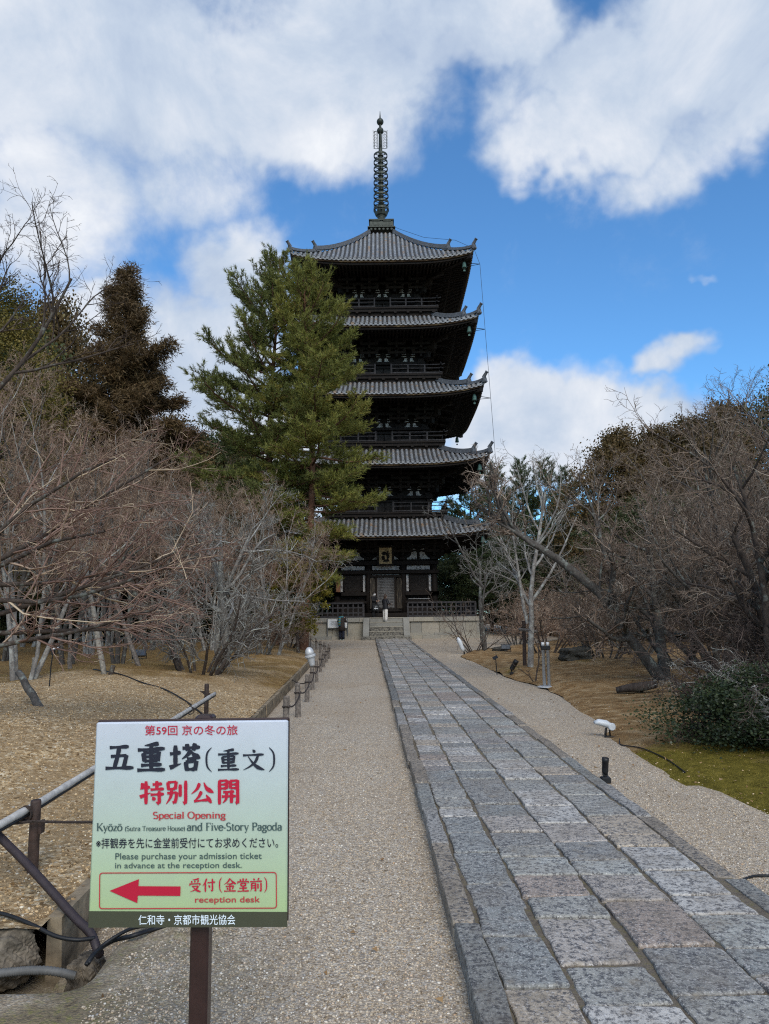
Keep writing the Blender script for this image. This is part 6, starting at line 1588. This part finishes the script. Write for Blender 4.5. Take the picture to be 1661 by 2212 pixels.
def rr_(x0, y0, x1, y1, r):
    o_ = []
    for cx, cy, a0 in ((x1-r, y0+r, -90), (x1-r, y1-r, 0), (x0+r, y1-r, 90), (x0+r, y0+r, 180)): o_ += [(cx+r*math.cos(math.radians(a0+a)), cy+r*math.sin(math.radians(a0+a))) for a in (0, 30, 60, 90)]
    return o_
oo, ii = rr_(118, 1273, 1512, 1556, 24), rr_(126, 1281, 1504, 1548, 18); dd = ink.d(); k_ = len(oo)
ink.mb.add([sp(x, y, dd) for x, y in oo+ii], [(i, (i+1) % k_, k_+(i+1) % k_, k_+i) for i in range(k_)]); ink.done('border_line', INK_R2)
ink = Ink()
for ch, x0, x1, y0, y1 in (('五', 147, 392, 252, 474), ('重', 400, 645, 238, 480), ('塔', 664, 918, 243, 480), ('（', 890, 1020, 285, 482), ('重', 1043, 1228, 292, 476), ('文', 1240, 1428, 298, 476), ('）', 1440, 1570, 285, 482)): kai(ink, ch, x0, x1, y0, y1, 1.65 if x0 < 880 else 1.35)
ink.done('lettering', INK_K); ink = Ink(); ink.text('※拝観券を先に金堂前受付にてお求めください。', 90, 1525, 1004, 1086, .005); ink.done('lettering', INK_K)
ink = Ink(); serif(ink, 'Kyōzō', 92, 296, 887, 948); serif(ink, '(Sutra Treasure House)', 316, 792, 911, 948); serif(ink, 'and Five-Story Pagoda', 806, 1558, 887, 948)
ink.done('lettering', INK_G); ink = Ink(); ink.text('Please purchase your admission ticket', 243, 1395, 1123, 1187, .006); ink.done('lettering', INK_G); ink = Ink(); ink.text('in advance at the reception desk.', 242, 1237, 1197, 1255, .006); ink.done('lettering', INK_G)
ink = Ink(); ink.text('仁和寺・京都市観光協会', 428, 1187, 1600, 1678, .005); ink.done('lettering', INK_W)

# ------------------------------------------------------------------ people
SKIN = plain('skin', (.50, .32, .24), .55, .1, 20); HAIRD = plain('dark_hair', (.012, .009, .008), .5, .4, 60); HAIRB = plain('brown_hair', (.035, .020, .013), .5, .4, 60)
def skin_body(verts, edges, radii, name, parent, mt):
    me = bpy.data.meshes.new(name); me.from_pydata(verts, edges, []); ob = bpy.data.objects.new(name, me); COL.objects.link(ob)
    md = ob.modifiers.new('skin', 'SKIN'); md.use_smooth_shade = True
    for i, r in enumerate(radii): me.skin_vertices[0].data[i].radius = (r, r) if not hasattr(r, '__len__') else r
    me.skin_vertices[0].data[0].use_root = True
    ob.modifiers.new('sub', 'SUBSURF').levels = 1
    dg = bpy.context.evaluated_depsgraph_get(); dg.update(); m2 = bpy.data.meshes.new_from_object(ob.evaluated_get(dg)); bpy.data.objects.remove(ob)
    m2.materials.clear(); m2.materials.append(mt); return child(name, m2, parent)
def person(label, loc, rz, H, arms, bend=0.0, lookdown=0.0, legs=(.0, .0), coat=None, coat_len=.45, coat_w=1.0, trous=None, wide=1.0, shoes=None, hair=HAIRD, hair_len=.12, scarf=None, mask=None):
    """faces -Y before rz; arms: for each side (elbow, hand) in body units of H"""
    o = thing('person', label, 'person', loc); o.rotation_euler = (0, 0, rz); o['local'] = 1
    k = H/1.65; V = []; E_ = []; R = []
    def add(p, r, par=None):
        V.append((p[0]*k, p[1]*k, p[2]*k)); R.append(tuple(q*k for q in r) if hasattr(r, '__len__') else r*k); i = len(V)-1
        if par is not None: E_.append((par, i))
        return i
    by = lambda z: -bend*(z-.85)**1.3 if z > .85 else 0.0          # forward bend of the upper body
    pel = add((0, 0, .88), (.135, .10)); ab = add((0, by(1.05), 1.05), (.12, .09), pel); ch = add((0, by(1.25), 1.25), (.145, .10), ab); nk0 = add((0, by(1.38), 1.38), .065, ch); nk = add((0, by(1.42)-.005, 1.42), .05, nk0)
    hy = by(1.5)-lookdown*.10; hz = 1.53-lookdown*.05
    h0 = add((0, hy-.01, hz-.045), (.066, .078), nk); h1 = add((0, hy, hz+.03), (.076, .094), h0); h2 = add((0, hy+.01, hz+.10), (.050, .060), h1)
    for s, (el, ha) in zip((-1, 1), arms):
        sh = add((s*.175, by(1.34), 1.34), .058, ch); e = add(el, .043, sh); w = add((el[0]+(ha[0]-el[0])*.9, el[1]+(ha[1]-el[1])*.9, el[2]+(ha[2]-el[2])*.9), .030, e)
        f = norm((ha[0]-el[0], ha[1]-el[1], ha[2]-el[2])); sd_ = norm(cross(f, (0, 0, 1))) if abs(f[2]) < .9 else (0, 1, 0); up = cross(sd_, f)
        pm = add(tuple(ha[i]+f[i]*.035 for i in range(3)), (.034, .018), w)
        for j in range(4):
            q = (j-1.5)*.019; L = (.062, .072, .068, .052)[j]; a = tuple(ha[i]+f[i]*.075+sd_[i]*q for i in range(3)); c = tuple(a[i]+f[i]*L*.5-up[i]*.012 for i in range(3)); d = tuple(a[i]+f[i]*L*.85-up[i]*.034 for i in range(3))
            add(d, .0065, add(c, .008, add(a, .0095, pm)))
        th = tuple(ha[i]+f[i]*.03-sd_[i]*.036*s for i in range(3)); add(tuple(th[i]+f[i]*.045-sd_[i]*.012*s for i in range(3)), .008, add(th, .011, pm))
    for s, lg in zip((-1, 1), legs):
        hp = add((s*.085, 0, .84), .088, pel); kn = add((s*.09, lg*.45-.015, .46), .058, hp); an = add((s*.092, lg+.01, .085), .037, kn); he = add((s*.094, lg-.03, .035), (.035, .03), an); add((s*.10, lg-.15, .025), (.038, .02), he)
    body = skin_body(V, E_, R, 'body', o, SKIN)
    def ell(c, r, n=14): return [Vector((c[0]+r[0]*math.cos(a), c[1]+r[1]*math.sin(a), c[2]))*k for a in np.linspace(0, 2*math.pi, n+1)[:-1]]
    def ellip(b_, c, r, m=8, n=12, cut=-1.0):
        rings = []
        for i in range(m+1):
            t = cut*math.pi/2*(1 if cut < 0 else -1)+(math.pi/2-cut*math.pi/2*(1 if cut < 0 else -1))*i/m
            rings.append(ell((c[0], c[1], c[2]+r[2]*math.sin(t)), (max(.004, r[0]*math.cos(t)), max(.004, r[1]*math.cos(t))), n))
        b_.loft(rings)
    # face: nose, ears, eyes
    b_ = MB(); ellip(b_, (0, hy-.098, hz+.0), (.012, .016, .022)); [ellip(b_, (s*.080, hy+.005, hz+.0), (.012, .02, .03)) for s in (-1, 1)]; b_.build('nose_and_ears', SKIN, body, True)
    for s in (-1, 1): b_ = MB(); ellip(b_, (s*.032, hy-.088, hz+.025), (.013, .008, .006)); b_.build('eye', HAIRD, body, True)
    b_ = MB(); ellip(b_, (0, hy-.09, hz-.045), (.024, .008, .006)); b_.build('mouth', plain('lips', (.32, .10, .09), .5, .1), body, True)
    if mask: b_ = MB(); b_.loft([ell((0, hy-.012, hz-.075), (.062, .078)), ell((0, hy-.014, hz-.04), (.082, .098)), ell((0, hy-.012, hz+.0), (.084, .102))], False); b_.build('face_mask', mask, o, True)
    # hair: cap over crown, sides and back
    b_ = MB(); ellip(b_, (0, hy+.022, hz+.045), (.094, .100, .100), 8, 16, -.25)
    rings = []; n = 7
    for i in range(n+1):
        t = i/n; z = hz+.05-hair_len*t; rings.append([Vector((math.cos(a)*(.095-.02*t), hy+.035+math.sin(a)*(.085-.02*t)+.02*t, z))*k for a in np.linspace(-.25, math.pi+.25, 13)]+[Vector((math.cos(a)*(.080-.02*t), hy+.03+math.sin(a)*(.068-.02*t)+.02*t, z))*k for a in np.linspace(math.pi+.25, -.25, 13)])
    b_.loft(rings); b_.build('hair', hair, o, True)
    # trousers, shoes
    b_ = MB()
    b_.loft([ell((0, 0, .80), (.17*1.02, .115)), ell((0, 0, .90), (.165, .115)), ell((0, by(1.0), 1.0), (.145, .10))])
    for s, lg in zip((-1, 1), legs): b_.loft([ell((s*.085, 0, .86), (.098, .105)), ell((s*.092, lg*.2, .66), (.088*(.6+.4*wide), .095*(.6+.4*wide))), ell((s*.095, lg*.48-.005, .44), (.072*wide, .078*wide)), ell((s*.098, lg*.8, .22), (.068*wide, .072*wide)), ell((s*.10, lg+.0, .055), (.066*wide, .074*wide))])
    b_.build('trousers', trous, o, True)
    for s, lg in zip((-1, 1), legs): b_ = MB(); b_.loft([[Vector((s*.10+math.cos(a)*rx, lg+y+math.sin(a)*ry, z))*k for a in np.linspace(0, 2*math.pi, 13)[:-1]] for y, rx, ry, z in ((-.05, .045, .125, .0), (-.052, .05, .132, .022), (-.045, .047, .12, .05), (-.01, .042, .07, .085), (.01, .038, .048, .10))]); b_.build('shoe', shoes, o, True)
    # coat with sleeves
    b_ = MB(); zb_ = 1.0-coat_len; w_ = coat_w
    rg_ = [(zb_, .20*w_, .15*w_)]+([(.84, .185*w_, .135*w_)] if zb_ < .8 else [])+[(.97, .172*w_, .125*w_), (1.10, .168*w_, .12*w_), (1.25, .185*w_, .122*w_), (1.33, .185*w_, .105*w_), (1.385, .12, .085), (1.42, .075, .07)]
    b_.loft([ell((0, by(z)+(.0), z), (rx, ry), 18) for z, rx, ry in rg_])
    for s, (el, ha) in zip((-1, 1), arms): b_.tube([Vector(q)*k for q in ((s*.15, by(1.33), 1.335), (s*.19, by(1.30), 1.28), el, tuple(el[i]+(ha[i]-el[i])*.5 for i in range(3)), tuple(el[i]+(ha[i]-el[i])*.93 for i in range(3)))], [r*k*w_ for r in (.075, .078, .062, .052, .046)], 12)
    b_.build('coat', coat, o, True)
    if scarf:
        b_ = MB(); b_.loft([ell((0, by(1.38), z), r_) for z, r_ in ((1.35, (.10, .09)), (1.39, (.115, .105)), (1.44, (.10, .095)), (1.46, (.08, .08)))]); 
        if scarf[1]: b_.loft([[Vector((x, y, z))*k for x, y in ((scarf[1]*.05, yy), (scarf[1]*.19, yy-.01), (scarf[1]*.19, yy+.025), (scarf[1]*.05, yy+.03))] for z, yy in ((1.42, .05+by(1.42)), (1.34, .115+by(1.34)), (1.15, .145+by(1.15)), (.86, .165))])
        b_.build('scarf', scarf[0], o, True)
    return o
def plaid(N):
    s = N.node('ShaderNodeSeparateXYZ'); N.put(s.inputs[0], N.co)
    a = N.math('FRACT', N.math('MULTIPLY', s.outputs[2], 6.0)); c = N.math('FRACT', N.math('MULTIPLY', s.outputs[0], 12.0))
    col = N.mix(N.mapr(a, .45, .55), (.015, .16, .22), (.16, .17, .05)); N.put(N.b.inputs['Base Color'], N.mix(N.mapr(c, .6, .7, 0, .6), col, (.02, .06, .11)))
def quilt(N):
    w = N.node('ShaderNodeTexWave', wave_type='BANDS', bands_direction='Z'); N.put(w.inputs[0], N.co); w.inputs['Scale'].default_value = 5.0
    N.put(N.b.inputs['Base Color'], N.mix(w.outputs['Fac'], (.006, .006, .008), (.022, .022, .027))); bump(N, w.outputs['Fac'], .8, .03)
DK = plain('black_cloth', (.010, .010, .012), .8, .2, 15)
person('person seen from behind in dark coat and teal plaid scarf reading the information board', (X_(738, 46.0), 45.35, .0), math.pi-.1, 1.63, [((-.25, -.08, 1.08), (-.10, -.24, 1.14)), ((.25, -.05, 1.08), (.06, -.22, 1.16))], .22, .5, (.02, -.10), plain('dark_brown_coat', (.026, .019, .017), .85, .2, 20), .44, 1.06, plain('navy_denim', (.010, .013, .026), .85, .2, 20), 1.25, plain('pale_sneaker', (.30, .38, .36), .6, .2), HAIRD, .16, (mat('plaid_wool', plaid, .9, .1), 1))
person('person in long black coat, grey scarf and white mask standing on the podium', (X_(805.5, 46.6), 46.55, PT-.005), .95, 1.60, [((-.22, -.08, 1.07), (-.08, -.27, 1.05)), ((.22, -.10, 1.07), (.07, -.30, 1.10))], .03, .2, (.0, .03), DK, .62, 1.05, DK, 1.0, DK, HAIRD, .14, (plain('grey_scarf', (.17, .165, .16), .9, .3, 30), 0), plain('mask_white', (.6, .6, .6), .8, .05))
person('person with long brown hair, black quilted jacket and wide white trousers on the stone stairs', (X_(829.5, 45.6), 45.43, 1.05), 2.25, 1.66, [((-.24, -.06, 1.08), (-.12, -.30, 1.08)), ((.24, -.04, 1.06), (.12, -.28, 1.04))], .02, .1, (.03, -.03), mat('quilted_jacket', quilt, .45, .4), .22, 1.12, plain('white_trousers', (.60, .58, .55), .8, .05, 10), 1.35, plain('cream_shoe', (.4, .38, .34), .7, .1), HAIRB, .36)
